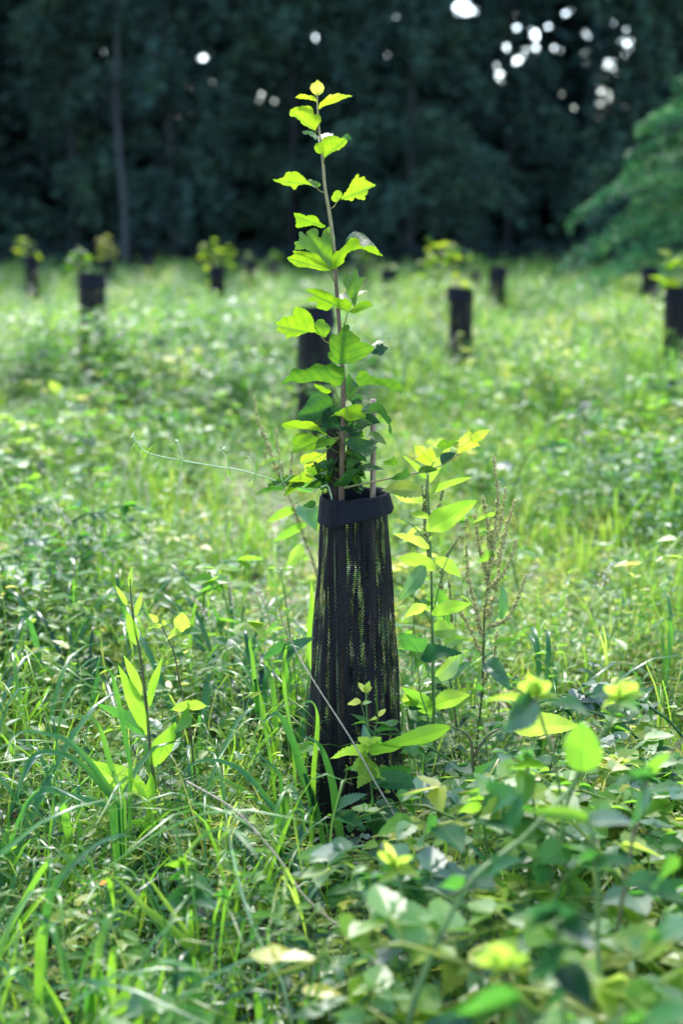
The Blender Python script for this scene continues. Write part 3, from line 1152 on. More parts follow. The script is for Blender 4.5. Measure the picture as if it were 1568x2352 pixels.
# ------------------------------------------------------------------ the sapling
ST = [(728, 214), (729, 240), (730, 262), (733, 300), (738, 340), (742, 380), (746, 430), (754, 476), (761, 522), (767, 580), (771, 640),
      (775, 690), (779, 745), (783, 800), (787, 860), (788, 920), (786, 980), (785, 1040), (784, 1110)]
sp = [P(x, y, GY-.012) for x, y in ST]
base = np.array([sp[-1][0]+.006, GY-.012, -.02])
sp = sp[::-1]
root = thing('sapling', (base[0], base[1], 0), 'tall slender young tree with bright lobed leaves rising out of the front netting tube', 'sapling')
mb = MB()
lowp = smooth_path([base, (base+sp[0])/2+np.array([-.004, 0, 0]), sp[0]], 12)
path = np.vstack([lowp[:-1], smooth_path(sp, 70)])
i0 = 44
tube(mb, path[:i0], .0072, .0042, 9, .5, .05, RNG)
mb.build('lower_stem', M_STEMLOW, root)
mb = MB()
tube(mb, path[i0-1:], .0042, .0016, 8, .5)
mb.build('stem', M_STEM, root)
# side branch to the right and a few twigs
mb = MB()
br = smooth_path([P(784, 1122, GY-.01), P(830, 1112, GY-.05), P(900, 1098, GY-.08), P(960, 1085, GY-.10), P(1010, 1070, GY-.11), P(1057, 1040, GY-.12)], 24)
tube(mb, br, .0026, .0013, 7, .5)
mb.build('side_branch', M_STEM, root)

# (stem point or None, base, tip, width, shape, colour, roll, dB, dT, fold, arch)
SL = [
    (None, (760, 944), (800, 975), 40, 'palm', .12, 30, -.01, .0, .3, .3),
    (None, (828, 967), (866, 962), 28, 'toothed', .12, 40, .0, -.03, .3, .3),
    (None, (816, 985), (836, 975), 20, 'toothed', .20, 40, 0, -.02, .3, .3),
    (None, (812, 1040), (850, 1052), 28, 'toothed', .10, -44, -.01, -.03, .3, .3),
    (None, (824, 1078), (876, 1066), 20, 'lobed', .30, 50, 0, -.03, .3, .3),
    (None, (843, 1000), (884, 1006), 17, 'toothed', .48, 55, 0, -.04, .3, .3),
    (None, (800, 1112), (764, 1096), 40, 'round', .16, 32, -.05, -.08, .3, .3),
    (None, (795, 1070), (818, 1056), 22, 'toothed', .4, 32, -.02, -.04, .3, .3),
    (None, (795, 1092), (815, 1078), 22, 'toothed', .34, 32, -.02, -.04, .3, .3),
    (None, (720, 1068), (760, 1110), 30, 'lobed', .2, 32, .03, .04, .3, .3),
    (None, (745, 1120), (722, 1076), 34, 'palm', .12, 32, .03, .02, .3, .3),
    (None, (714, 1105), (652, 1088), 32, 'lobed', .72, 38, -.02, -.06, .3, .3),
    (None, (722, 1090), (700, 1062), 26, 'lobed', .5, 20, -.02, -.04, .3, .3),
    (None, (700, 1110), (622, 1098), 26, 'toothed', .40, -38, -.02, -.06, .3, .3),
    (None, (690, 1115), (636, 1130), 28, 'toothed', .58, 44, -.02, -.06, .3, .3),
    (None, (650, 1122), (574, 1118), 22, 'lobed', .3, 44, -.02, -.06, .3, .3),
    (None, (735, 1120), (694, 1106), 24, 'toothed', .32, 44, -.02, -.05, .3, .3),
    (None, (722, 1165), (694, 1150), 24, 'toothed', .14, 34, -.1, -.12, .3, .3),
    # on the side branch
    (None, (992, 1062), (950, 1020), 52, 'lobed', .88, 14, -.1, -.11, .15, .1),
    (None, (1012, 1030), (1054, 1006), 30, 'lobed', .40, -50, -.1, -.12, .3, .2),
    (None, (1050, 1030), (1127, 984), 46, 'lobed', .88, -14, -.12, -.14, .15, .05),
    (None, (1012, 1064), (1042, 1036), 22, 'toothed', .14, 50, -.11, -.12, .3, .2),
    (None, (930, 1098), (893, 1084), 42, 'lobed', .22, 42, -.09, -.12, .3, .3),
    (None, (905, 1068), (875, 1050), 30, 'lobed', .36, 42, -.07, -.09, .3, .3),
    (None, (960, 1085), (1000, 1070), 16, 'toothed', .5, 52, -.1, -.12, .3, .3),
    (None, (970, 1130), (884, 1116), 38, 'toothed', .82, -34, -.06, -.10, .2, .2),
]
for S, B, T, w, kind, var, roll, dB, dT, fold, arch in SL:
    mb = MB()
    leaf_at(mb, B, T, w, kind, var, roll, dB-.012, dT-.012, GY, fold, arch, .05)
    if S is not None:
        petiole(mb, S, B, GY-.012, dB, .0013)
    mb.build('leaf', M_SAP, root)




from mathutils.geometry import delaunay_2d_cdt


def traced_leaf(mb, pts, B, T, var, tilt, dB, dT, fold=.35, arch=0.0, ripple=.0035, Y=GY-.012):
    """a leaf of its own outline, bent into a folded and rippled surface in space (tilt: how its far side leans away)"""
    pts = np.array(pts, float)
    g = random.Random(int(pts.sum()*10))
    out = []
    m = len(pts)
    c0 = pts.mean(0)
    for i in range(m):                                   # small teeth between the corners
        a, b = pts[i], pts[(i+1) % m]
        L = np.hypot(*(b-a))
        out.append(a)
        k = int(L/3.6)
        nn = np.array([b[1]-a[1], a[0]-b[0]])/(L+1e-6)
        if np.dot(nn, (a+b)/2-c0) < 0:
            nn = -nn
        for j in range(1, k):
            f = j/k
            out.append(a+(b-a)*f+nn*(math.sin(math.pi*f)*L*.06+(.95 if j % 2 else -.35)))
    out = np.array(out)
    n = len(out)
    lo, hi = out.min(0), out.max(0)
    ins = []
    st = 3.4
    for x in np.arange(lo[0]+1, hi[0], st):
        for y in np.arange(lo[1]+1, hi[1], st):
            ins.append((x+g.uniform(-.4, .4), y+g.uniform(-.4, .4)))
    co, _, tri, _, _, _ = delaunay_2d_cdt([Vector(c) for c in list(map(tuple, out))+ins], [(i, (i+1) % n) for i in range(n)], [list(range(n))], 1, 1e-4)
    co = np.array([tuple(c) for c in co])
    B, T = np.array(B, float), np.array(T, float)
    ax = (T-B)
    L = np.hypot(*ax)
    ax = ax/L
    pr = np.array([ax[1], -ax[0]])
    if pr[1] > 0:
        pr = -pr                                          # points up in the picture
    u = (co-B)@ax/L
    v = (co-B)@pr
    sc = Y/F/.98
    ph = g.random()*6
    d = (dB+(dT-dB)*u + tilt*v*sc - fold*np.abs(v)*sc + arch*4*u*(1-u)*L*sc
         + ripple*np.sin(u*7+ph+v*.06)*np.clip(np.abs(v)/10, 0, 1)+ripple*.6*np.sin(v*.16+u*5+ph*2)+ripple*.10*np.sin(u*41-np.abs(v)*.5))
    w = np.array([P(c[0], c[1], Y+dd) for c, dd in zip(co, d)])
    at = np.zeros((len(co), 4), np.float32)
    at[:, 0] = var
    at[:, 1] = np.clip(u, 0, 1)
    at[:, 2] = .5+v/(np.abs(v).max()*2.1+1e-6)
    at[:, 3] = .5
    tri = np.array([t for t in tri if len(t) == 3])
    # keep the upper surface the front face
    a_, b_, c_ = w[tri[:, 0]], w[tri[:, 1]], w[tri[:, 2]]
    if np.cross(b_-a_, c_-a_).sum(0)[2] < 0:
        tri = tri[:, ::-1]
    mb.add(w, None, tri, at)


def R1(p):
    return [(574.2+.2380*x, 143.5+.2380*y) for x, y in p]


def R2(p):
    return [(574.2+.2563*x, 602.9+.2563*y) for x, y in p]


# frame, outline, base, tip, colour, tilt, dB, dT, stem point
TLV = [
    (R1, [(650, 318), (615, 300), (585, 265), (583, 230), (597, 200), (625, 192), (640, 175), (652, 165), (665, 180), (680, 190), (700, 205), (712, 230), (708, 270), (690, 300)], (650, 318), (652, 165), .93, .1, 0, -.01, None),
    (R1, [(640, 385), (600, 365), (560, 352), (500, 350), (460, 345), (433, 340), (450, 325), (470, 310), (490, 300), (510, 306), (545, 312), (570, 320), (605, 320), (638, 345)], (640, 375), (433, 340), .84, -1.2, 0, -.02, None),
    (R1, [(668, 452), (662, 420), (672, 395), (700, 372), (725, 350), (750, 325), (765, 308), (785, 306), (792, 318), (820, 305), (860, 296), (880, 308), (930, 315), (990, 322), (940, 335), (880, 355), (850, 375), (790, 395), (730, 410), (700, 425), (680, 445)], (668, 452), (990, 322), .84, -.8, 0, .02, None),
    (R1, [(628, 655), (590, 640), (545, 615), (505, 595), (480, 555), (440, 530), (420, 520), (385, 515), (380, 490), (385, 465), (415, 445), (445, 430), (480, 432), (510, 418), (540, 420), (575, 422), (600, 440), (610, 470), (612, 505), (640, 495), (670, 510), (683, 545), (678, 580), (655, 598), (640, 625)], (628, 655), (395, 480), .76, -.5, -.01, -.03, (640, 670)),
    (R1, [(640, 745), (600, 715), (560, 690), (520, 690), (500, 672), (530, 660), (570, 660), (610, 670), (645, 700)], (645, 745), (500, 672), .5, 2.2, .01, .0, None),
    (R1, [(665, 775), (655, 730), (665, 700), (700, 695), (735, 680), (770, 686), (805, 688), (800, 705), (750, 715), (700, 740)], (665, 775), (805, 688), .4, 2.2, .02, .04, None),
    (R1, [(718, 918), (705, 890), (690, 875), (655, 878), (630, 850), (620, 810), (630, 785), (660, 778), (690, 770), (700, 735), (740, 715), (790, 708), (830, 712), (860, 728), (890, 730), (920, 735), (940, 755), (930, 780), (915, 800), (895, 820), (875, 825), (868, 840), (830, 845), (790, 865), (750, 895), (730, 915)], (718, 918), (900, 760), .70, -.6, -.01, -.03, (705, 975)),
    (R1, [(880, 728), (905, 705), (935, 685), (965, 710), (975, 750), (945, 740), (915, 735)], (880, 730), (975, 745), .25, .8, .0, .02, None),
    (R1, [(600, 1185), (560, 1178), (520, 1172), (480, 1180), (455, 1195), (445, 1220), (425, 1228), (405, 1205), (385, 1190), (350, 1185), (320, 1180), (290, 1160), (215, 1132), (270, 1128), (310, 1115), (330, 1100), (340, 1075), (365, 1055), (400, 1060), (430, 1052), (460, 1060), (490, 1085), (520, 1110), (550, 1145), (575, 1165)], (600, 1185), (215, 1132), .72, -.8, -.01, -.05, None),
    (R1, [(640, 1205), (600, 1192), (570, 1175), (558, 1130), (575, 1125), (610, 1140), (650, 1155), (682, 1172), (668, 1200)], (640, 1205), (570, 1130), .5, .8, 0, .02, (715, 1255)),
    (R1, [(875, 1325), (885, 1300), (900, 1275), (930, 1245), (960, 1195), (980, 1150), (1010, 1110), (1040, 1070), (1050, 1085), (1048, 1115), (1075, 1105), (1100, 1098), (1108, 1130), (1140, 1150), (1180, 1170), (1213, 1185), (1165, 1210), (1130, 1225), (1135, 1260), (1105, 1285), (1108, 1325), (1060, 1320), (1005, 1300), (990, 1335), (940, 1325), (900, 1320)], (875, 1325), (1213, 1185), .76, -.5, 0, -.04, None),
    (R1, [(835, 1345), (795, 1335), (782, 1305), (800, 1280), (815, 1245), (850, 1232), (880, 1250), (888, 1280), (865, 1315)], (840, 1345), (830, 1240), .72, -.3, 0, -.01, (775, 1412)),
    (R1, [(728, 1578), (700, 1595), (670, 1590), (640, 1575), (600, 1565), (560, 1575), (510, 1585), (450, 1595), (435, 1575), (448, 1550), (440, 1500), (420, 1455), (460, 1455), (500, 1465), (540, 1485), (580, 1475), (620, 1480), (650, 1500), (670, 1540), (700, 1565)], (715, 1590), (430, 1480), .62, -.9, -.01, -.05, (775, 1660)),
    (R1, [(770, 2005), (700, 2005), (620, 1990), (560, 1975), (500, 1975), (440, 1965), (400, 1930), (355, 1890), (400, 1865), (440, 1850), (410, 1820), (460, 1822), (560, 1830), (620, 1838), (660, 1860), (700, 1910), (750, 1970)], (770, 2005), (355, 1890), .66, -.9, -.02, -.06, (828, 2130)),
    (R1, [(770, 2000), (700, 1930), (650, 1860), (600, 1830), (570, 1815), (530, 1795), (430, 1805), (445, 1770), (425, 1740), (470, 1720), (480, 1690), (470, 1635), (510, 1640), (560, 1680), (575, 1700), (540, 1640), (570, 1620), (620, 1595), (655, 1620), (655, 1680), (680, 1690), (700, 1640), (740, 1600), (770, 1580), (790, 1630), (815, 1670), (812, 1760), (815, 1830), (800, 1900), (785, 1960)], (770, 2000), (560, 1640), .52, .9, -.02, -.01, None),
    (R1, [(770, 2000), (790, 1950), (795, 1880), (815, 1835), (870, 1810), (900, 1780), (935, 1745), (960, 1700), (1000, 1690), (1045, 1700), (1055, 1720), (1050, 1760), (1100, 1780), (1150, 1765), (1200, 1775), (1225, 1800), (1250, 1840), (1290, 1878), (1220, 1860), (1150, 1835), (1080, 1800), (1000, 1815), (950, 1835), (915, 1880), (910, 1920), (860, 1960), (800, 1995)], (775, 2000), (1290, 1878), .64, -.8, -.02, -.06, None),
    (R1, [(925, 1760), (920, 1720), (950, 1670), (1010, 1632), (1050, 1640), (1090, 1650), (1120, 1680), (1160, 1720), (1215, 1785), (1150, 1775), (1100, 1790), (1055, 1770), (1045, 1710), (990, 1700), (960, 1715)], (925, 1760), (1200, 1770), .2, 1.6, .0, .0, None),
    (R2, [(935, 400), (905, 330), (870, 280), (860, 230), (830, 180), (835, 135), (850, 110), (870, 100), (895, 120), (920, 85), (950, 58), (965, 100), (970, 140), (1030, 130), (1010, 180), (985, 230), (960, 290), (950, 350)], (935, 400), (950, 60), .50, .7, .0, .03, None),
    (R2, [(875, 437), (830, 425), (790, 410), (740, 385), (710, 420), (680, 432), (650, 418), (598, 410), (600, 345), (500, 340), (530, 320), (590, 300), (540, 275), (482, 250), (540, 237), (610, 240), (680, 260), (730, 290), (770, 315), (820, 330), (850, 320), (880, 345), (910, 360), (905, 400)], (875, 437), (482, 250), .60, -.9, -.01, -.06, (838, 560)),
    (R2, [(885, 440), (920, 410), (960, 375), (1000, 345), (1050, 340), (1100, 380), (1060, 405), (1000, 430), (940, 453), (900, 450)], (885, 443), (1100, 380), .52, -.8, -.01, -.04, None),
    (R2, [(800, 330), (790, 300), (830, 275), (870, 262), (900, 255), (960, 262), (1050, 255), (1000, 275), (900, 300), (850, 318)], (870, 330), (1050, 255), .3, 2.0, .01, .02, None),
    (R2, [(640, 665), (600, 640), (570, 625), (520, 622), (460, 640), (420, 665), (370, 660), (330, 685), (325, 650), (300, 635), (235, 610), (250, 570), (235, 535), (275, 520), (290, 490), (340, 485), (385, 480), (390, 430), (410, 392), (440, 405), (480, 415), (530, 450), (560, 500), (575, 560), (600, 610)], (630, 655), (235, 570), .64, -.5, 0, -.05, (715, 725)),
    (R2, [(670, 672), (620, 640), (585, 600), (580, 550), (600, 520), (640, 505), (680, 540), (718, 580), (710, 620), (690, 645)], (665, 668), (640, 505), .50, .3, -.005, -.01, None),
    (R2, [(805, 912), (760, 900), (715, 870), (695, 815), (725, 800), (710, 740), (715, 680), (730, 645), (790, 655), (810, 610), (850, 560), (885, 560), (890, 610), (930, 650), (975, 670), (990, 715), (1050, 720), (1070, 740), (1110, 750), (1100, 790), (1060, 820), (1020, 850), (960, 880), (900, 900), (850, 905)], (805, 912), (860, 560), .40, -.5, -.02, -.06, None),
    (R2, [(1085, 815), (1105, 770), (1130, 735), (1175, 725), (1200, 750), (1235, 765), (1205, 800), (1180, 835), (1130, 820)], (1085, 805), (1235, 765), .08, .5, .01, .03, None),
    (R2, [(1080, 748), (1120, 715), (1165, 690), (1215, 685), (1170, 725), (1130, 750), (1110, 775)], (1085, 760), (1215, 685), .4, 2.2, .02, .04, None),
    (R2, [(745, 1115), (700, 1075), (650, 1065), (600, 1060), (560, 1060), (500, 1075), (430, 1075), (380, 1060), (330, 1080), (288, 1088), (310, 1045), (350, 1010), (380, 950), (440, 955), (490, 965), (540, 940), (600, 905), (630, 915), (680, 925), (740, 905), (790, 930), (830, 935), (845, 985), (840, 1040), (820, 1090), (790, 1100)], (745, 1115), (288, 1088), .38, -.6, -.02, -.07, (825, 1250)),
    (R2, [(570, 1090), (620, 1100), (680, 1130), (730, 1150), (700, 1175), (650, 1165), (610, 1130), (580, 1110)], (730, 1150), (575, 1095), .62, -1, .01, -.02, None),
    (R2, [(985, 1115), (955, 1070), (945, 1030), (970, 1010), (975, 980), (1010, 970), (1060, 985), (1075, 1015), (1105, 1030), (1150, 1040), (1220, 1045), (1290, 1050), (1330, 1080), (1355, 1110), (1350, 1180), (1300, 1150), (1240, 1110), (1180, 1095), (1120, 1090), (1060, 1090), (1010, 1105)], (985, 1115), (1350, 1160), .40, -.6, 0, -.06, (842, 1240)),
    (R2, [(890, 1240), (865, 1180), (850, 1100), (850, 1050), (890, 1000), (910, 1040), (950, 1080), (970, 1110), (930, 1160), (910, 1210)], (890, 1240), (890, 1000), .30, .4, 0, .01, None),
    (R2, [(900, 1250), (890, 1210), (930, 1185), (1010, 1195), (1005, 1240), (960, 1275), (930, 1280)], (900, 1250), (1010, 1195), .28, .4, 0, .01, None),
    (R2, [(740, 1330), (720, 1380), (660, 1400), (600, 1410), (540, 1420), (480, 1400), (430, 1420), (425, 1360), (470, 1310), (500, 1270), (530, 1220), (560, 1180), (640, 1175), (700, 1190), (735, 1240)], (745, 1330), (430, 1370), .24, .3, .02, .0, (830, 1350)),
    (R2, [(885, 1420), (850, 1400), (820, 1375), (770, 1370), (710, 1392), (750, 1355), (800, 1330), (850, 1300), (900, 1285), (960, 1270), (1010, 1272), (1000, 1310), (990, 1340), (1040, 1380), (980, 1395), (910, 1420)], (885, 1420), (860, 1290), .60, -.6, -.03, -.05, None),
    (R2, [(1060, 1340), (1000, 1345), (990, 1320), (1040, 1280), (1095, 1245), (1095, 1300)], (1060, 1345), (1040, 1280), .35, 2.0, 0, .02, None),
    (R2, [(1060, 1340), (1090, 1260), (1140, 1255), (1190, 1290), (1215, 1330), (1230, 1370), (1265, 1400), (1250, 1450), (1270, 1510), (1250, 1550), (1235, 1500), (1240, 1450), (1200, 1400), (1170, 1365), (1110, 1350)], (1060, 1340), (1250, 1545), .24, -.4, 0, -.05, None),
    (R2, [(640, 1420), (660, 1330), (700, 1300), (780, 1310), (860, 1340), (880, 1400), (870, 1490), (830, 1510), (770, 1480), (700, 1490), (660, 1470)], (650, 1380), (870, 1470), .08, .5, .0, .0, None),
    (R2, [(700, 1560), (640, 1530), (590, 1500), (520, 1490), (430, 1485), (350, 1490), (300, 1475), (283, 1450), (340, 1430), (400, 1415), (470, 1425), (540, 1425), (590, 1450), (640, 1510), (690, 1545)], (700, 1558), (283, 1452), .68, -.9, -.01, -.06, (800, 1565)),
    (R2, [(620, 1610), (600, 1670), (540, 1685), (470, 1690), (400, 1710), (370, 1705), (390, 1650), (380, 1580), (420, 1540), (480, 1525), (540, 1540), (590, 1560)], (620, 1600), (375, 1700), .50, -.2, -.02, -.05, (800, 1580)),
    (R2, [(780, 1590), (740, 1630), (690, 1640), (640, 1660), (590, 1660), (600, 1600), (640, 1565), (700, 1575)], (780, 1590), (595, 1655), .42, -.2, -.03, -.04, None),
    (R2, [(690, 1700), (640, 1730), (590, 1760), (530, 1780), (460, 1810), (452, 1760), (470, 1730), (540, 1710), (600, 1695), (660, 1690)], (690, 1700), (458, 1800), .82, -.2, .03, .04, None),
    (R2, [(690, 1720), (685, 1800), (650, 1830), (640, 1880), (600, 1930), (580, 1880), (530, 1885), (480, 1890), (500, 1850), (480, 1820), (540, 1790), (600, 1760), (650, 1720)], (690, 1725), (560, 1890), .90, -.2, .04, .05, None),
    (R2, [(845, 1625), (880, 1650), (910, 1680), (960, 1700), (1000, 1720), (1040, 1740), (1080, 1720), (1110, 1690), (1140, 1660), (1100, 1630), (1150, 1610), (1090, 1600), (1030, 1590), (960, 1575), (900, 1580), (870, 1600)], (845, 1620), (1140, 1640), .20, .8, -.02, -.06, None),
]
gx = random.Random(17)
for i in range(30):
    py = gx.uniform(930, 1115)
    sd = gx.choice((-1, 1, 1))
    B = (786+sd*gx.uniform(4, 26), py)
    T = (B[0]+sd*gx.uniform(16, 50), py+gx.uniform(-26, 26))
    mb = MB()
    leaf_at(mb, B, T, gx.uniform(24, 46), gx.choice(('lobed', 'palm', 'toothed')), gx.uniform(.02, .5), gx.uniform(-50, 50), gx.uniform(-.02, .06), gx.uniform(-.06, .08), GY, .3, .25)
    petiole(mb, (786, py+8), B, GY-.012, 0, .0011)
    mb.build('leaf', M_SAP, root)
for fr, pts, B, T, var, tilt, dB, dT, S in TLV:
    mb = MB()
    b_, t_ = fr([B])[0], fr([T])[0]
    traced_leaf(mb, fr(pts), b_, t_, var, tilt, dB, dT)
    if S is not None:
        petiole(mb, fr([S])[0], b_, GY-.012, dB, .0014)
    mb.build('leaf', M_SAP, root)


# ------------------------------------------------------------------ the other guards and their young trees
def far_guard(px, pytop, wpx, Y, label, cuff=True, leaves=None, stake=True, sap_label=None, seed=1, tint=.6, off=0.0):
    g = random.Random(seed)
    pos = P(px, pytop, Y)
    x, h = pos[0], pos[2]
    R = wpx/F*Y/2/.99
    root = thing('tree_guard', (x, Y, 0), label, 'tree guard', 'black netting guards standing in the field')
    mb = MB()
    net_tube(mb, x, Y, -.02, h, lambda f: R*(1.08-.10*f), 48, 16, .006, seed, .30, off=(g.uniform(-.02, .02), 0))
    mb.build('netting', M_NET, root)
    mb = MB()
    net_tube(mb, x, Y, h-.09, h+.012, lambda f: R*(1.12-.06*f), 48, 5, .004, seed+1, 1.2)
    mb.build('rolled_cuff', M_CUFF, root)
    if leaves is None:
        return
    lh, spread, nl = leaves
    sx = x+off
    r2 = thing('sapling', (sx, Y, 0), sap_label, 'sapling', 'young trees growing out of the netting guards')
    mb = MB()
    topz = h+lh
    lx = g.uniform(-.3, .3)*lh
    pth = smooth_path([(sx, Y, 0), (sx, Y, h), (sx+lx, Y, topz)], 12)
    tube(mb, pth, .007, .003, 6, .5)
    mb.build('stem', M_STEM, r2)
    mb = MB()
    for i in range(nl):
        f = g.random()
        c = np.array([sx+lx*f, Y, h-.03+lh*f])
        d = rdir(g, g.uniform(-.1, .8))
        c = c+nrm(d)*g.uniform(0, spread)*(1.1-.5*f)
        l = g.uniform(.075, .12)
        leaf(mb, c, d, side_for(d, g, .8), l, l*.8, 'low3', .25, .25, min(1, max(0, tint+g.uniform(-.2, .25))), rng=g)
    mb.build('foliage', M_SAP, r2)


FG = [
    (725, 712, 79, 7.9, 'black guard directly behind the sapling, second in its row', None, None),
    (211, 632, 54, 10.6, 'black guard with a square dark body standing clear left of the sapling', (.20, .10, 16), 'green bushy shoot on top of the square dark guard at the left'),
    (70, 588, 28, 18.5, 'far black guard closest to the left edge', (.25, .12, 24), 'pale yellow tuft on the far guard closest to the left edge'),
    (247, 596, 24, 21.0, 'far black guard just behind and right of the square left one', (.34, .15, 44), 'bright yellow tuft just right of the square left guard'),
    (343, 590, 20, 23.0, 'tiny far guard right of the slim grey trunk', None, None),
    (499, 612, 33, 17.0, 'small black guard half way between the left guard and the sapling', (.30, .22, 40), 'wide bushy young tree half way between the left guard and the front sapling'),
    (578, 602, 26, 20.0, 'faint far guard just left of the front sapling', (.10, .10, 8), 'small dim tuft on the faint guard left of the front sapling'),
    (628, 604, 22, 21.0, 'faint far guard closest to the left side of the front sapling', (.14, .10, 12), 'small green tuft nearest the left of the front sapling'),
    (893, 622, 30, 16.5, 'greyish guard just right of the front sapling', (.06, .05, 4), 'few leaves on the greyish guard right of the front sapling'),
    (833, 612, 24, 19.0, 'far guard hidden behind the right leaves of the front sapling', (.36, .12, 20), 'dim young tree behind the right leaves of the front sapling'),
    (1055, 664, 52, 10.9, 'tall narrow black guard right of the sapling with lit rim', (.07, .06, 8), 'few yellow leaves on the rim of the tall narrow guard right of the sapling'),
    (1000, 712, 22, 13.6, 'guard hidden by the bright yellow young tree right of the sapling', (.62, .24, 80), 'bright yellow green bushy young tree right of the front sapling'),
    (1145, 615, 36, 15.8, 'dim black guard second right of the tall narrow one', (.0, .05, 2), 'hardly visible sprig on the dim guard in the right half'),
    (1092, 628, 24, 18.5, 'far guard between the tall narrow guard and the dim one', (.26, .10, 20), 'small round topped young tree between the two right guards'),
    (1490, 615, 34, 15.8, 'dim black guard with bluish rim near the right edge', None, None),
    (1560, 662, 60, 9.6, 'large black guard cut off by the right edge', (.24, .15, 34), 'bright yellow and pale leaves on the guard cut off by the right edge'),
]
TINT = {3: (.95, 0), 1: (.45, -.10), 6: (.4, 0), 9: (.4, 0), 7: (.5, 0), 13: (.5, 0)}
for i, (px, py, w, Y, lab, lv, sl) in enumerate(FG):
    far_guard(px, py, w, Y, lab, True, lv, True, sl, 60+i, *TINT.get(i, (.66, 0)))
# ------------------------------------------------------------------ plants near the guard
def wpath(pts, n=None):
    """pts: (px, py, Y)"""
    w = [P(*p) for p in pts]
    return smooth_path(w, n or max(8, len(w)*6))


def plant(name, label, cat, stem, r0, r1, leaves, mstem=None, mleaf=None, group=None, Y=None, extra=()):
    """a single plant: stem path through (px, py, Y) carried down to the ground, and its leaves"""
    pth = wpath(stem)
    p0 = pth[0]
    down = p0.copy()
    down[2] = min(p0[2], -.01)
    if p0[2] > .01:
        d = p0-pth[2]
        d = d/max(.02, abs(d[2]))
        down = p0+d*np.array([.5, .5, 0])*p0[2]
        down[2] = -.01
        pth = np.vstack([smooth_path([down, (down+p0)/2+np.array([0, 0, .01]), p0], 8)[:-1], pth])
    root = thing(name, (down[0], down[1], 0), label, cat, group)
    mb = MB()
    tube(mb, pth, r0, r1, 8, .5, .05, RNG)
    mb.build('stem', mstem or M_GST, root)
    for ex in extra:
        mb = MB()
        tube(mb, wpath(ex), r1*1.1, r1*.6, 6, .5)
        mb.build('side_stem', mstem or M_GST, root)
    for lf in leaves:
        B, T, w, kind, var, roll, yb, yt = lf[:8]
        fold = lf[8] if len(lf) > 8 else .3
        arch = lf[9] if len(lf) > 9 else .2
        wav = lf[10] if len(lf) > 10 else .06
        mb = MB()
        leaf_at(mb, B, T, w, kind, var, roll, 0, yt-yb, yb, fold, arch, wav)
        # a short stalk from the leaf to the stem
        b = P(B[0], B[1], yb)
        k = np.argmin(np.linalg.norm(pth-b-np.array([0, 0, -.004]), axis=1))
        if .004 < np.linalg.norm(pth[k]-b) < .14:
            tube(mb, smooth_path([pth[k], (pth[k]+b)/2-np.array([0, 0, .002]), b], 5), .0011, .0009, 5, .6)
        mb.build('leaf', mleaf or M_WEED, root)
    return root


# left dock with upright narrow leaves
Y = 2.85
plant('dock_plant', 'upright dock with long bright narrow leaves at the left, left of the bramble shoot', 'plant',
      [(373, 1962, Y), (360, 1848, Y), (347, 1738, Y), (336, 1619, Y), (325, 1523, Y), (310, 1440, Y), (303, 1390, Y), (299, 1330, Y)], .0045, .0014,
      [((345, 1832), (186, 1716), 52, 'lance', .66, 20, Y, Y-.05, .2, .25, .12),
       ((352, 1765), (404, 1650), 48, 'lance', .62, -18, Y, Y-.02, .25, .08, .1),
       ((337, 1690), (276, 1515), 36, 'lance', .64, 22, Y, Y-.02, .25, .1, .08),
       ((333, 1688), (243, 1600), 30, 'lance', .26, 40, Y, Y+.05, .3, .3, .1),
       ((325, 1598), (286, 1497), 22, 'lance', .68, 20, Y, Y-.02, .3, .1),
       ((344, 1624), (366, 1500), 20, 'lance', .62, -40, Y, Y-.02, .3, .1),
       ((313, 1482), (292, 1400), 26, 'lance', .64, 20, Y, Y-.01, .3, .05),
       ((312, 1415), (326, 1358), 14, 'lance', .7, -20, Y, Y-.01, .3, .05),
       ((292, 1391), (266, 1343), 13, 'lance', .74, 20, Y, Y-.01, .3, .05),
       ((299, 1350), (303, 1300), 11, 'lance', .7, 20, Y, Y, .3, .05),
       ((356, 1905), (268, 1860), 42, 'lance', .45, 40, Y-.05, Y-.12, .3, .3, .1),
       ((358, 1860), (338, 1770), 30, 'lance', .56, -40, Y-.03, Y-.05, .3, .1),
       ((368, 1950), (352, 1890), 30, 'lance', .5, 30, Y-.05, Y-.12, .3, .3, .1),
       ((372, 1985), (255, 1975), 50, 'lance', .2, 52, Y-.10, Y-.2, .3, .35, .15),
       ((365, 1900), (395, 1810), 26, 'lance', .3, -40, Y, Y+.03, .3, .1)], M_RED)

plant('bramble_shoot', 'thin bramble shoot with a bright yellow oval leaf on top, beside the left dock', 'bramble',
      [(466, 1930, 2.95), (450, 1800, 2.95), (434, 1659, 2.95), (413, 1570, 2.95), (400, 1500, 2.95), (377, 1450, 2.95), (368, 1436, 2.95)], .0028, .0012,
      [((415, 1452), (421, 1404), 40, 'toothed', .80, 10, 2.95, 2.93, .15, .05),
       ((412, 1452), (376, 1462), 20, 'toothed', .78, 45, 2.94, 2.9),
       ((418, 1456), (458, 1443), 12, 'toothed', .35, 65, 2.94, 2.9),
       ((372, 1440), (335, 1437), 12, 'toothed', .78, 50, 2.95, 2.92),
       ((362, 1430), (342, 1405), 14, 'toothed', .8, 20, 2.95, 2.94),
       ((374, 1436), (380, 1420), 12, 'bud', .7, 20, 2.95, 2.94),
       ((432, 1630), (381, 1612), 34, 'toothed', .66, 40, 2.93, 2.85),
       ((436, 1630), (488, 1600), 34, 'toothed', .68, -40, 2.93, 2.85),
       ((434, 1634), (425, 1672), 24, 'toothed', .4, 50, 2.93, 2.8)], M_RED)

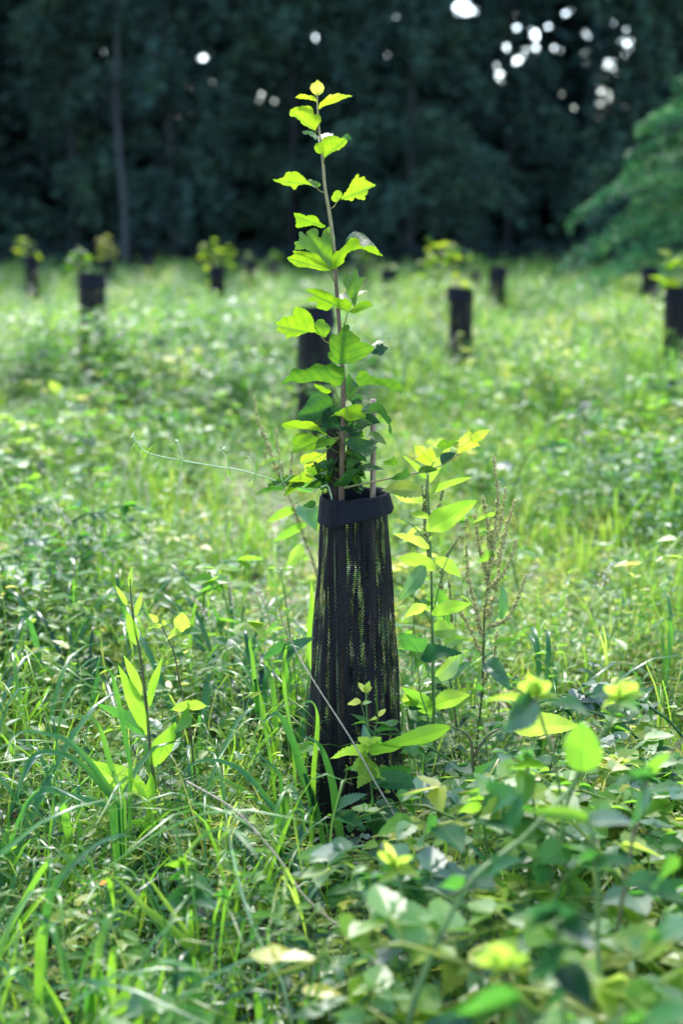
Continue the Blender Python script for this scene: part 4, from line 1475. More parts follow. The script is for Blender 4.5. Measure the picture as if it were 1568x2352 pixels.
# bramble shoot with pinkish young leaves and the nettle in front of the guard
plant('bramble_shoot', 'small upright bramble shoot with pinkish young leaves in front of the black netting', 'bramble',
      [(858, 1900, 2.84), (852, 1800, 2.84), (849, 1720, 2.84), (846, 1685, 2.84), (842, 1640, 2.84), (840, 1592, 2.84)], .0022, .0014,
      [((828, 1614), (793, 1612), 17, 'toothed', .95, 35, 2.84, 2.82), ((832, 1616), (850, 1610), 9, 'toothed', .80, 35, 2.84, 2.82),
       ((838, 1590), (822, 1562), 14, 'bud', .95, 20, 2.84, 2.83), ((841, 1592), (846, 1558), 14, 'bud', .82, -20, 2.84, 2.83), ((842, 1592), (853, 1572), 10, 'bud', .96, -20, 2.84, 2.83),
       ((870, 1646), (886, 1623), 12, 'toothed', .96, -20, 2.84, 2.83), ((866, 1650), (846, 1650), 8, 'toothed', .94, 30, 2.84, 2.82)],
      M_GST, extra=[[(846, 1690, 2.84), (838, 1650, 2.84), (829, 1616, 2.84)], [(858, 1700, 2.84), (863, 1670, 2.84), (869, 1645, 2.84)]])
plant('nettle', 'nettle with bright pointed toothed leaves in front of the lower black netting', 'nettle',
      [(862, 1950, 2.80), (856, 1850, 2.80), (851, 1770, 2.80), (849, 1715, 2.80)], .0028, .0018,
      [((848, 1728), (742, 1720), 32, 'toothed', .72, 45, 2.80, 2.72), ((846, 1740), (822, 1765), 44, 'toothed', .80, 30, 2.8, 2.72, .2, .2),
       ((851, 1735), (928, 1696), 34, 'toothed', .66, -45, 2.80, 2.75), ((850, 1712), (818, 1686), 22, 'toothed', .76, 20, 2.8, 2.78),
       ((851, 1712), (878, 1685), 20, 'toothed', .76, -20, 2.8, 2.78), ((849, 1712), (830, 1662), 22, 'toothed', .32, 20, 2.81, 2.83),
       ((852, 1745), (838, 1790), 50, 'toothed', .78, 20, 2.79, 2.7, .2, .3),
       ((853, 1780), (897, 1772), 32, 'toothed', .74, -35, 2.8, 2.7), ((857, 1800), (955, 1782), 40, 'toothed', .25, 55, 2.8, 2.68),
       ((857, 1805), (940, 1755), 36, 'toothed', .3, -55, 2.8, 2.86), ((855, 1850), (900, 1862), 50, 'toothed', .3, 40, 2.78, 2.66, .2, .3),
       ((857, 1850), (810, 1858), 44, 'toothed', .28, 40, 2.78, 2.66, .2, .3), ((858, 1880), (900, 1900), 50, 'toothed', .38, 40, 2.78, 2.64, .2, .3)])
plant('cleavers', 'pale sticky stem with narrow whorled leaves leaning in front of the foot of the netting', 'weed',
      [(740, 1975, 2.75), (752, 1930, 2.75), (768, 1872, 2.75), (780, 1830, 2.75), (793, 1790, 2.75), (798, 1762, 2.75)], .0020, .0012,
      [((771, 1860), (826, 1815), 22, 'toothed', .3, 55, 2.75, 2.7), ((768, 1868), (834, 1885), 30, 'toothed', .32, 50, 2.75, 2.66),
       ((765, 1875), (740, 1862), 8, 'low', .5, 30, 2.75, 2.7), ((772, 1862), (760, 1850), 6, 'low', .5, 30, 2.75, 2.7),
       ((798, 1768), (783, 1762), 7, 'low', .6, 30, 2.75, 2.7), ((798, 1768), (812, 1758), 7, 'low', .6, 30, 2.75, 2.7), ((797, 1765), (803, 1750), 7, 'low', .7, 30, 2.75, 2.7),
       ((790, 1795), (772, 1790), 6, 'low', .6, 30, 2.75, 2.7), ((745, 1955), (660, 1975), 26, 'lance', .3, 62, 2.74, 2.6), ((745, 1955), (790, 1965), 26, 'lance', .3, 62, 2.74, 2.6)])

# the long stem of cleavers sticking out to the left of the guard top
ctip = [(725, 1128), (640, 1106), (560, 1082), (500, 1072), (430, 1060), (345, 1042), (318, 1020), (306, 1000)]
cst = [(x, y, 3.06-.0002*(725-x)) for x, y in ctip]
pth = wpath(cst, 40)
root = thing('cleavers', (pth[0][0], 3.06, 0), 'long pale cleavers stem reaching out left from the rim of the front netting tube', 'weed')
mb = MB()
low = smooth_path([(.0, 3.10, -.01), (-.01, 3.10, .4), (-.02, 3.08, .78), (-.045, 3.06, pth[0][2]+.01), pth[0]], 20)
tube(mb, np.vstack([low[:-1], pth]), .0022, .0013, 7, .5)
mb.build('stem', M_PST, root)
for px, py, up in ((336, 1039, 0), (421, 1058, 1), (525, 1076, 1), (587, 1090, .9), (610, 1094, 0), (312, 1015, .3), (650, 1108, .6)):
    mb = MB()
    b = P(px, py, 3.0)
    for k in range(7):
        d = np.array([RNG.uniform(-.8, .8), RNG.uniform(-.6, .3), RNG.uniform(-1, .9)])
        l = RNG.uniform(.014, .034)
        leaf(mb, b, d, side_for(d, RNG), l, l*.16, 'low', .1, .1, .55, rng=RNG)
    mb.build('leaf_whorl', M_WEED, root)
    if up:
        mb = MB()
        tx, ty = px-14*up+RNG.uniform(-6, 4), py-44*up
        tube(mb, smooth_path([b, P(px-4, py-20*up, 3.0), P(tx, ty, 3.0)], 6), .0010, .0008, 5, .5)
        e = P(tx, ty, 3.0)
        for k in range(9):
            d = rdir(RNG, RNG.uniform(-.3, 1.2))
            l = RNG.uniform(.006, .014)
            leaf(mb, e, d, side_for(d, RNG), l, l*.3, 'low', .1, .1, .65, rng=RNG)
        mb.build('flower_stalk', M_PST, root)


def spike(mb, pts, n, r, rng, s0=.0050):
    """whorled dock seeds packed along a stem"""
    m = len(pts)
    for i in range(n):
        f = (i+rng.random()*.9)/n
        c = pts[min(m-1, int(f*(m-1)))]*(1)
        c = c+(pts[min(m-1, int(f*(m-1))+1)]-c)*((f*(m-1)) % 1)
        rr = r*(1-.6*f)*(.5+.5*math.sin(f*n*.45)**2)
        if rng.random() < .15:
            continue
        for k in range(6):
            a = rng.random()*6.28
            cc = c+np.array([math.cos(a)*rr*rng.random(), math.sin(a)*rr*rng.random(), rng.uniform(-.003, .003)])
            s = s0*rng.uniform(.6, 1.2)*(1-.35*f)
            v = [cc+np.array(o)*s for o in ((1, 0, 0), (-.5, .85, 0), (-.5, -.85, 0), (0, 0, 1.1), (0, 0, -1.1))]
            mb.add(v, None, [(0, 1, 3), (1, 2, 3), (2, 0, 3), (1, 0, 4), (2, 1, 4), (0, 2, 4)])


def seed_dock(label, stem, spikes, leaves, r0=.0035, mstem=None, mseed=None, n=60, rad=.010):
    root = plant('dock_plant', label, 'plant', stem, r0, .0012, leaves, mstem or M_RED)
    for s in spikes:
        pp = wpath(s, 30)
        mb = MB()
        if s[0] != stem[0]:
            tube(mb, pp, .0013, .0007, 5, .5)
        L = np.linalg.norm(np.diff(pp, axis=0), axis=1).sum()
        spike(mb, pp, int(L*230), rad, RNG)
        mb.build('seed_spike', mseed or M_SEED, root)
    return root


Y = 3.35
seed_dock('tall brown seeding dock with many seed spikes, tallest right of the netting tube',
          [(1084, 1880, Y), (1092, 1740, Y), (1107, 1577, Y), (1112, 1415, Y), (1124, 1300, Y), (1132, 1234, Y), (1143, 1144, Y), (1137, 1090, Y), (1132, 1049, Y)],
          [[(1112, 1420, Y), (1124, 1300, Y), (1134, 1220, Y), (1143, 1144, Y), (1137, 1090, Y), (1132, 1048, Y)],
           [(1128, 1290, Y), (1118, 1200, Y), (1108, 1135, Y-.03)], [(1136, 1300, Y), (1160, 1220, Y+.03), (1182, 1148, Y+.03)],
           [(1122, 1350, Y), (1160, 1310, Y-.02), (1186, 1238, Y-.02)], [(1118, 1440, Y), (1164, 1420, Y-.05), (1188, 1375, Y-.05), (1208, 1318, Y-.05)],
           [(1105, 1460, Y), (1088, 1380, Y), (1072, 1310, Y), (1070, 1190, Y)], [(1118, 1420, Y), (1140, 1340, Y+.04), (1150, 1260, Y+.04)],
           [(1104, 1500, Y), (1066, 1420, Y+.02), (1046, 1390, Y+.02)], [(1108, 1570, Y), (1132, 1520, Y), (1140, 1450, Y)],
           [(1120, 1340, Y), (1100, 1260, Y+.02), (1090, 1180, Y+.02)], [(1130, 1260, Y), (1150, 1190, Y+.02), (1160, 1120, Y+.02)]],
          [((1142, 1180), (1072, 1192), 12, 'lance', .66, 40, Y, Y-.05), ((1152, 1345), (1160, 1440), 20, 'lance', .3, 40, Y, Y-.03),
           ((1130, 1480), (1184, 1463), 16, 'lance', .6, 40, Y, Y-.05), ((1118, 1225), (1090, 1222), 10, 'lance', .2, 40, Y, Y-.05),
           ((1135, 1275), (1085, 1285), 24, 'lance', .66, 40, Y, Y-.05), ((1110, 1520), (1170, 1560), 40, 'lance', .22, 30, Y, Y-.08, .3, .4, .2),
           ((1110, 1590), (1060, 1552), 22, 'lance', .3, 30, Y, Y-.08, .3, .4, .2)], n=90)

Y = 3.12
plant('dock_plant', 'leafy green dock with wide bright leaves close to the right side of the netting tube', 'plant',
      [(998, 1760, Y), (996, 1658, Y), (994, 1530, Y), (992, 1415, Y), (990, 1320, Y), (987, 1234, Y), (984, 1160, Y), (981, 1090, Y)], .0052, .0016,
      [((972, 1155), (884, 1112), 34, 'lance', .78, 20, Y-.02, Y-.10, .25, .25, .1),
       ((978, 1220), (1098, 1140), 54, 'lance', .66, -20, Y-.03, Y-.08, .3, .1, .16),
       ((1000, 1310), (898, 1256), 40, 'lance', .74, 24, Y-.03, Y-.12, .3, .2, .12),
       ((975, 1300), (930, 1372), 38, 'lance', .5, 14, Y-.05, Y-.14, .3, .3, .12),
       ((990, 1412), (1088, 1374), 34, 'lance', .66, -24, Y-.03, Y-.06, .3, .2, .1),
       ((985, 1190), (936, 1170), 18, 'lance', .74, 24, Y-.03, Y-.06, .3, .2, .1),
       ((985, 1240), (1010, 1226), 12, 'lance', .8, 24, Y-.03, Y-.06, .3, .2, .1),
       ((990, 1450), (1058, 1440), 48, 'lance', .7, 14, Y+.04, Y+.08, .3, .2, .1),
       ((960, 1500), (922, 1432), 54, 'toothed', .2, 34, Y-.06, Y-.10, .2, .25, .14),
       ((1000, 1500), (950, 1494), 52, 'lance', .62, -34, Y-.02, Y-.08, .2, .25, .14),
       ((965, 1510), (1048, 1482), 34, 'toothed', .16, 44, Y-.08, Y-.12, .2, .3, .14),
       ((986, 1110), (1034, 1010), 18, 'lance', .72, -44, Y+.02, Y+.04, .3, .1),
       ((979, 1100), (928, 1042), 14, 'lance', .66, 44, Y+.02, Y+.04, .3, .1),
       ((996, 1650), (922, 1560), 40, 'lance', .5, 24, Y, Y-.02, .3, .2, .1),
       ((960, 1600), (915, 1602), 44, 'lance', .74, 24, Y, Y-.02, .3, .2, .1),
       ((990, 1130), (1080, 1090), 16, 'lance', .62, -44, Y+.02, Y+.04, .3, .1),
       ((1000, 1282), (1060, 1318), 30, 'lance', .66, -30, Y+.03, Y+.05, .3, .2, .1), ((1000, 1350), (1040, 1420), 26, 'lance', .4, -34, Y+.05, Y+.08, .3, .3, .1),
       ((980, 1390), (926, 1412), 24, 'lance', .76, 34, Y+.03, Y+.05, .3, .2, .1), ((996, 1560), (1075, 1500), 40, 'lance', .72, -30, Y+.05, Y+.10, .3, .2, .1),
       ((990, 1260), (905, 1215), 22, 'lance', .8, 34, Y+.03, Y+.05, .3, .2, .1), ((996, 1620), (1070, 1590), 44, 'lance', .68, -30, Y+.05, Y+.10, .3, .2, .1),
       ((985, 1200), (1052, 1160), 22, 'lance', .78, -30, Y+.05, Y+.10, .3, .2, .1), ((992, 1480), (930, 1540), 30, 'lance', .3, 40, Y-.02, Y-.06, .3, .3, .1),
       ((960, 1210), (925, 1240), 14, 'lance', .8, 34, Y, Y+.02, .3, .2, .1), ((984, 1150), (1010, 1085), 12, 'lance', .8, 34, Y, Y+.02, .3, .2, .1)], M_GST,
      extra=[[(992, 1420, Y), (1005, 1360, Y), (1020, 1300, Y), (1055, 1230, Y)], [(985, 1250, Y), (950, 1210, Y), (920, 1190, Y)],
             [(992, 1700, Y-.02), (980, 1640, Y-.04), (965, 1590, Y-.05), (958, 1520, Y-.06)]])
Y = 3.3
seed_dock('dark spotted seed stalk with green fruits between the leafy dock and the brown one',
          [(1060, 1760, Y), (1046, 1650, Y), (1030, 1540, Y), (1022, 1440, Y), (1010, 1360, Y), (1020, 1290, Y), (1052, 1235, Y)],
          [[(1010, 1360, Y), (1020, 1290, Y), (1054, 1232, Y)], [(988, 1300, Y), (975, 1200, Y), (968, 1115, Y)], [(983, 1180, Y), (978, 1130, Y), (984, 1085, Y)],
           [(1024, 1460, Y), (1036, 1420, Y), (1030, 1330, Y)], [(988, 1200, Y), (1008, 1160, Y), (1018, 1110, Y)]],
          [((1030, 1560), (1066, 1520), 24, 'lance', .24, 30, Y, Y-.05), ((1020, 1480), (1062, 1462), 30, 'lance', .66, 30, Y, Y-.05),
           ((1040, 1620), (1085, 1580), 36, 'lance', .7, 30, Y, Y-.05), ((1015, 1400), (965, 1390), 20, 'lance', .7, 30, Y, Y-.05)], .0026, M_RED, M_SEEDG, 46, .007)

Y = 3.7
seed_dock('slender seeding dock with light brown spikes left of the sapling, behind the cleavers stem',
          [(735, 1420, Y), (728, 1320, Y), (700, 1240, Y), (676, 1170, Y), (640, 1090, Y), (606, 1000, Y), (590, 960, Y), (584, 915, Y)],
          [[(640, 1090, Y), (606, 1000, Y), (590, 960, Y), (584, 912, Y)], [(650, 1110, Y), (640, 1050, Y), (634, 985, Y)], [(664, 1130, Y), (668, 1080, Y), (670, 1035, Y)],
           [(630, 1080, Y), (615, 1060, Y), (606, 1035, Y)], [(700, 1240, Y), (676, 1170, Y), (655, 1120, Y)], [(728, 1320, Y), (705, 1250, Y)]],
          [((600, 1070), (635, 1048), 12, 'lance', .7, 30, Y, Y-.05), ((680, 1168), (608, 1195), 24, 'lance', .64, 30, Y, Y-.05, .2, .1),
           ((706, 1205), (620, 1240), 22, 'lance', .56, 36, Y, Y-.05, .2, .1), ((694, 1250), (660, 1310), 30, 'lance', .7, 26, Y, Y-.05, .2, .1),
           ((720, 1130), (648, 1100), 20, 'lance', .3, 36, Y, Y-.05), ((690, 1160), (730, 1210), 44, 'toothed', .42, 36, Y, Y-.05),
           ((718, 1420), (708, 1520), 22, 'lance', .6, 20, Y, Y-.05)], .003, M_RED, None, 70, .009)
plant('dock_plant', 'single long narrow dock leaf hanging close against the left side of the netting', 'plant',
      [(700, 1700, 3.2), (705, 1600, 3.2), (712, 1540, 3.2)], .003, .0015,
      [((712, 1540), (728, 1320), 26, 'lance', .64, 30, 3.2, 3.15, .2, .1), ((640, 1512), (706, 1458), 30, 'lance', .22, 40, 3.0, 2.95, .2, .2),
       ((660, 1482), (592, 1506), 26, 'lance', .18, 40, 3.0, 2.95, .2, .2)], M_GST)

# long arching dock leaf from the right in front of the guard, and the yellowing one
plant('dock_plant', 'low dock with one long leaf arching across the netting and another one yellowing', 'plant',
      [(1092, 1850, 2.75), (1086, 1780, 2.75), (1084, 1720, 2.75)], .005, .003,
      [((1035, 1668), (862, 1742), 40, 'lance', .62, 28, 2.75, 2.72, .25, -.3, .08),
       ((1165, 1668), (1338, 1655), 62, 'lance', .82, -24, 2.75, 2.7, .2, .15, .1),
       ((1085, 1800), (1130, 1745), 30, 'lance', .35, 30, 2.75, 2.7), ((1088, 1840), (1040, 1792), 34, 'lance', .3, 30, 2.75, 2.7, .3, .3)], M_RED,
      extra=[[(1086, 1735, 2.75), (1075, 1690, 2.75), (1035, 1668, 2.75)], [(1086, 1740, 2.75), (1120, 1690, 2.75), (1165, 1668, 2.75)]])

# dry stalks
for pts, lab in (([(636, 1400, 2.95), (679, 1493, 2.9), (720, 1564, 2.82), (810, 1704, 2.72), (865, 1803, 2.66), (926, 1905, 2.6)], 'thin dry pale stalk leaning diagonally across the black netting'),
                 ([(430, 1795, 2.55), (540, 1862, 2.45), (640, 1972, 2.35), (700, 2060, 2.28), (800, 2150, 2.2), (860, 2230, 2.12)], 'thick dry stalk lying diagonally in the lower middle, left of the brambles')):
    mb = MB()
    pp = wpath(pts, 30)
    low = pp[-1].copy()
    tube(mb, np.vstack([pp, pp[-1]+(pp[-1]-pp[-3])*2]), .0012 if 'thin' in lab else .0022, .0019 if 'thin' in lab else .0018, 7, .5, .1, RNG)
    tag(mb.build('dry_stalk', M_DRY), lab, 'stalk')


# ------------------------------------------------------------------ broad bladed grass clumps
def grass_clump(label, blades, Y, var=.42, group=None):
    allp = [wpath([(x, y, Y+dy) for (x, y, dy) in b[0]], 26) for b in blades]
    bx, by = np.mean([p[0][0] for p in allp]), np.mean([p[0][1] for p in allp])
    root = thing('grass_clump', (bx, by, 0), label, 'grass', group)
    for b, pp in zip(blades, allp):
        v = b[2] if len(b) > 2 else var
        p0 = pp[0]
        if p0[2] > .01:
            foot = np.array([p0[0]*.5+bx*.5, p0[1]*.7+by*.3+.01, -.01])
            pp = np.vstack([smooth_path([foot, (foot+p0)/2+(p0-foot)*[-.1, -.1, .08], p0], 8)[:-1], pp])
        mb = MB()
        blade(mb, pp, b[1]/F*Y*1.02, v, .35)
        mb.build('blade', M_GRASS, root)


grass_clump('tall grass with broad arching blades touching the left foot of the netting tube', [
    ([(717, 1844, 0), (684, 1748, 0), (665, 1690, -.02), (643, 1647, -.03), (626, 1642, -.05), (599, 1663, -.08)], 23, .28),
    ([(744, 1950, 0), (725, 1858, 0), (703, 1789, 0), (690, 1750, .02)], 16, .15),
    ([(712, 1920, 0), (718, 1860, 0), (720, 1767, 0), (727, 1696, 0), (728, 1647, 0), (717, 1614, -.02), (692, 1616, -.03), (657, 1640, -.05)], 12, .55),
    ([(791, 1973, -.05), (775, 1891, -.04), (764, 1809, -.03), (742, 1732, -.03), (722, 1702, -.04), (692, 1692, -.06)], 21, .25),
    ([(640, 1990, -.1), (646, 1900, -.1), (660, 1845, -.1), (678, 1833, -.12), (692, 1860, -.14), (703, 1932, -.16)], 25, .45),
    ([(668, 1680, .1), (655, 1600, .12), (650, 1540, .12), (655, 1500, .12), (662, 1482, .1), (690, 1490, .08), (705, 1520, .06)], 9, .5),
    ([(585, 1560, .1), (592, 1640, .1), (580, 1520, .1), (573, 1480, .1), (575, 1462, .1)], 12, .45),
    ([(690, 1960, -.1), (650, 1970, -.12), (640, 1950, -.14), (655, 1920, -.16), (672, 1915, -.18)], 16, .35),
    ([(770, 2040, -.1), (760, 1950, -.08), (745, 1880, -.06)], 18, .2),
    ([(700, 2010, -.1), (712, 1950, -.1), (716, 1880, -.08), (730, 1840, -.08)], 10, .6)], 2.84)
grass_clump('long broad grass blades arching to the left edge from below the left dock', [
    ([(276, 1850, 0), (240, 1800, 0), (200, 1745, -.02), (150, 1700, -.04), (90, 1684, -.08), (50, 1682, -.12), (20, 1705, -.16)], 17, .30),
    ([(268, 1848, 0), (220, 1790, 0), (170, 1745, -.03), (110, 1728, -.07), (70, 1745, -.1), (50, 1790, -.12), (40, 1850, -.14)], 16, .28),
    ([(255, 1855, -.04), (190, 1836, -.06), (120, 1817, -.1), (80, 1832, -.12), (55, 1870, -.14), (45, 1930, -.16)], 15, .32),
    ([(285, 1840, 0), (255, 1760, 0), (235, 1690, 0), (215, 1655, -.02), (175, 1645, -.05), (120, 1665, -.08)], 13, .4),
    ([(300, 1760, .05), (285, 1680, .05), (265, 1580, .05), (248, 1540, .03), (222, 1535, 0), (205, 1560, -.03)], 12, .34)], 2.62)
grass_clump('dark grass blade curving up right above the bent blades of the lower left', [
    ([(100, 2190, 0), (106, 2110, 0), (122, 2048, 0), (165, 1988, 0), (220, 1943, -.02), (270, 1920, -.04), (300, 1921, -.06)], 20, .22),
    ([(0, 2195, 0), (50, 2148, 0), (98, 2108, 0), (140, 2095, 0), (190, 2088, -.02), (243, 2078, -.04)], 11, .7),
    ([(180, 2340, 0), (182, 2270, 0), (200, 2200, 0), (230, 2150, -.02), (275, 2125, -.05), (305, 2118, -.08)], 9, .25)], 2.15)
grass_clump('broad bent grass blades in the bottom left corner', [
    ([(88, 2300, 0), (93, 2190, 0), (97, 2140, 0), (108, 2127, -.03), (124, 2136, -.06), (136, 2180, -.08), (146, 2260, -.1)], 24, .52),
    ([(248, 2352, 0), (240, 2290, 0), (226, 2235, 0), (220, 2226, -.02), (232, 2222, -.05)], 24, .35),
    ([(205, 2380, 0), (206, 2310, 0), (203, 2268, -.02), (215, 2262, -.04), (226, 2290, -.06)], 30, .25),
    ([(262, 2330, .03), (256, 2250, .03), (262, 2190, .02), (272, 2180, 0), (262, 2215, -.03)], 22, .6),
    ([(0, 2330, 0), (20, 2260, 0), (35, 2190, 0), (40, 2160, 0)], 8, .6), ([(75, 2370, 0), (90, 2300, 0), (110, 2255, 0)], 6, .3)], 2.0)
grass_clump('thick group of folded over grass blades at the bottom, left of the middle', [
    ([(318, 2380, 0), (318, 2300, 0), (330, 2250, 0), (360, 2215, -.02), (400, 2212, -.05), (440, 2225, -.08), (478, 2248, -.12)], 26, .55),
    ([(292, 2360, 0), (288, 2290, 0), (296, 2250, 0), (312, 2238, -.03), (330, 2250, -.05), (336, 2300, -.08)], 22, .5),
    ([(440, 2380, 0), (448, 2300, 0), (443, 2250, 0), (425, 2240, -.03), (412, 2250, -.05)], 40, .12),
    ([(360, 2380, 0), (362, 2310, 0), (372, 2275, 0), (388, 2270, -.03), (400, 2300, -.05), (418, 2345, -.08)], 20, .5),
    ([(520, 2380, 0), (526, 2330, 0), (540, 2298, 0), (560, 2293, -.03), (585, 2314, -.06)], 24, .4),
    ([(480, 2350, .05), (455, 2290, .05), (420, 2240, .03), (380, 2235, 0)], 10, .35), ([(390, 2350, .06), (420, 2260, .06), (470, 2210, .05), (540, 2190, .03)], 9, .6),
    ([(500, 2340, .06), (540, 2290, .06), (580, 2260, .05)], 10, .2), ([(350, 2330, .06), (375, 2230, .06), (380, 2150, .06)], 9, .6)], 1.95)
grass_clump('pair of long yellow green grass blades pointing up left, lower left middle', [
    ([(470, 2215, 0), (430, 2170, 0), (380, 2125, 0), (330, 2085, 0), (290, 2040, 0), (252, 2008, 0)], 24, .66),
    ([(455, 2180, 0), (420, 2130, 0), (385, 2080, 0), (350, 2030, 0), (331, 2004, 0)], 13, .72),
    ([(560, 2110, 0), (500, 2125, 0), (450, 2110, 0), (400, 2108, 0)], 8, .3), ([(450, 2200, 0), (480, 2170, 0), (520, 2160, 0), (560, 2160, -.03)], 12, .35),
    ([(425, 1965, .1), (460, 1925, .1), (500, 1905, .1), (550, 1910, .08), (580, 1935, .05)], 9, .6)], 2.2)
grass_clump('broad grass blade arching between the left dock and the netting tube', [
    ([(640, 1870, 0), (610, 1835, 0), (585, 1800, 0), (545, 1765, 0), (500, 1748, -.02), (450, 1752, -.05), (400, 1790, -.08)], 17, .3),
    ([(630, 1880, 0), (600, 1850, 0), (560, 1815, 0), (510, 1790, -.02), (470, 1780, -.05)], 12, .5),
    ([(650, 1850, .05), (640, 1780, .05), (600, 1740, .05), (560, 1720, .03)], 9, .25)], 2.7)

# ------------------------------------------------------------------ brambles of the right foreground
Y = 1.95
plant('bramble_shoot', 'thick arching bramble cane with one big backlit green leaf at its tip, right foreground', 'bramble',
      [(950, 2300, 1.75), (1005, 2160, 1.78), (1078, 2029, 1.82), (1141, 1971, 1.85), (1195, 1930, 1.88), (1244, 1880, 1.9), (1312, 1808, 1.95), (1334, 1772, 1.95)], .0050, .0030,
      [((1334, 1775), (1340, 1648), 92, 'toothed', .52, 12, 1.95, 1.93, .2, .1), ((1340, 1780), (1395, 1700), 40, 'toothed', .15, 50, 1.95, 2.02),
       ((1180, 1900), (1188, 1820), 40, 'toothed', .2, 30, 1.88, 1.9), ((1100, 2010), (1180, 1960), 36, 'toothed', .2, 50, 1.85, 1.8), ((1060, 2040), (990, 2010), 50, 'toothed', .28, 40, 1.82, 1.76)])
plant('bramble_shoot', 'yellow topped bramble shoot nearer the guard, left of two in the right middle', 'bramble',
      [(1290, 1850, 2.1), (1271, 1736, 2.1), (1249, 1673, 2.1), (1231, 1606, 2.1)], .0030, .0020,
      [((1229, 1600), (1212, 1535), 34, 'toothed', .80, 10, 2.1, 2.09), ((1233, 1602), (1240, 1540), 24, 'toothed', .8, 30, 2.1, 2.12), ((1231, 1598), (1192, 1545), 52, 'toothed', .80, 20, 2.1, 2.06), ((1232, 1598), (1262, 1546), 40, 'toothed', .78, -20, 2.1, 2.06),
       ((1215, 1604), (1092, 1590), 20, 'toothed', .80, 30, 2.1, 2.04), ((1235, 1604), (1270, 1592), 12, 'toothed', .80, 40, 2.1, 2.05),
       ((1225, 1606), (1184, 1672), 62, 'toothed', .20, 34, 2.1, 1.98, .25, .2), ((1220, 1604), (1130, 1632), 26, 'toothed', .25, 50, 2.1, 2.0),
       ((1270, 1612), (1338, 1612), 22, 'toothed', .2, 62, 2.1, 2.0)])
plant('bramble_shoot', 'yellow topped bramble shoot further right, with four spread leaves', 'bramble',
      [(1300, 1850, 2.1), (1339, 1745, 2.1), (1380, 1690, 2.1), (1407, 1650, 2.1), (1420, 1604, 2.1)], .0030, .0020,
      [((1421, 1602), (1428, 1550), 26, 'toothed', .8, 20, 2.1, 2.12), ((1422, 1606), (1450, 1610), 24, 'toothed', .5, 50, 2.1, 2.0), ((1420, 1602), (1382, 1556), 32, 'toothed', .78, 20, 2.1, 2.06), ((1422, 1602), (1466, 1550), 44, 'toothed', .78, -20, 2.1, 2.06),
       ((1424, 1606), (1470, 1590), 26, 'toothed', .80, 30, 2.1, 2.06), ((1418, 1604), (1357, 1624), 20, 'toothed', .80, 40, 2.1, 2.04)])
plant('bramble_shoot', 'very blurred yellow leaf cluster low down at the right of the middle', 'bramble',
      [(1208, 2380, 1.42), (1177, 2290, 1.42), (1156, 2225, 1.42)], .0040, .0028,
      [((1158, 2226), (1180, 2150), 40, 'toothed', .8, 30, 1.42, 1.44), ((1156, 2224), (1138, 2142), 64, 'toothed', .80, 14, 1.42, 1.40), ((1150, 2224), (1076, 2172), 38, 'toothed', .78, 24, 1.42, 1.38),
       ((1160, 2228), (1224, 2162), 24, 'toothed', .80, -24, 1.42, 1.38), ((1150, 2232), (1110, 2240), 22, 'toothed', .9, 44, 1.42, 1.36)], M_RED)
plant('bramble_shoot', 'large pale glossy bramble leaves blurred at the very bottom right of the middle', 'bramble',
      [(1250, 2420, 1.38), (1220, 2350, 1.38), (1190, 2312, 1.38)], .004, .003,
      [((1186, 2312), (966, 2268), 74, 'toothed', .30, 52, 1.38, 1.26, .2, .2), ((1190, 2310), (1130, 2345), 50, 'toothed', .30, 42, 1.38, 1.28, .2, .2),
       ((1180, 2300), (1090, 2262), 40, 'toothed', .3, 60, 1.4, 1.38)])
plant('bramble_shoot', 'large pale glossy bramble leaves blurred in the bottom right corner', 'bramble',
      [(1520, 2440, 1.36), (1500, 2380, 1.36), (1480, 2345, 1.36)], .004, .003,
      [((1470, 2345), (1362, 2322), 44, 'toothed', .30, 55, 1.36, 1.26, .2, .2), ((1475, 2345), (1580, 2308), 50, 'toothed', .30, 55, 1.36, 1.28, .2, .2),
       ((1500, 2150), (1440, 2140), 34, 'toothed', .28, 60, 1.5, 1.42, .2, .2), ((1500, 2150), (1590, 2110), 46, 'toothed', .28, 60, 1.5, 1.42, .2, .2)])
plant('bramble_shoot', 'dark blue green bramble leaves low in the right foreground', 'bramble',
      [(1300, 2400, 1.5), (1288, 2250, 1.5), (1280, 2112, 1.5)], .0036, .0024,
      [((1278, 2108), (1184, 2062), 58, 'toothed', .06, 40, 1.5, 1.44), ((1276, 2114), (1158, 2122), 44, 'toothed', .08, 50, 1.5, 1.42), ((1282, 2108), (1330, 2066), 46, 'toothed', .06, -40, 1.5, 1.46),
       ((1284, 2116), (1352, 2146), 54, 'toothed', .06, 40, 1.5, 1.42), ((1284, 2220), (1176, 2206), 70, 'toothed', .02, 20, 1.48, 1.40), ((1290, 2220), (1350, 2290), 80, 'toothed', .02, 20, 1.48, 1.40),
       ((1286, 2200), (1250, 2140), 50, 'toothed', .04, 20, 1.48, 1.44), ((1292, 2290), (1200, 2320), 50, 'toothed', .1, 50, 1.48, 1.38)])
plant('bramble_shoot', 'tall straight bramble stem with a bright drooping leaf at its top, right foreground', 'bramble',
      [(1400, 2380, 1.72), (1398, 2318, 1.72), (1375, 2214, 1.74), (1370, 2034, 1.76), (1356, 1900, 1.78)], .0045, .0028,
      [((1350, 1882), (1250, 1850), 32, 'toothed', .62, -24, 1.78, 1.72, .3, .35), ((1352, 1884), (1430, 1868), 34, 'toothed', .14, 52, 1.78, 1.7), ((1356, 1886), (1345, 1846), 34, 'toothed', .2, 42, 1.78, 1.84),
       ((1366, 1975), (1290, 1960), 40, 'toothed', .18, 52, 1.77, 1.7), ((1370, 1980), (1440, 1965), 30, 'toothed', .14, 42, 1.77, 1.7)])
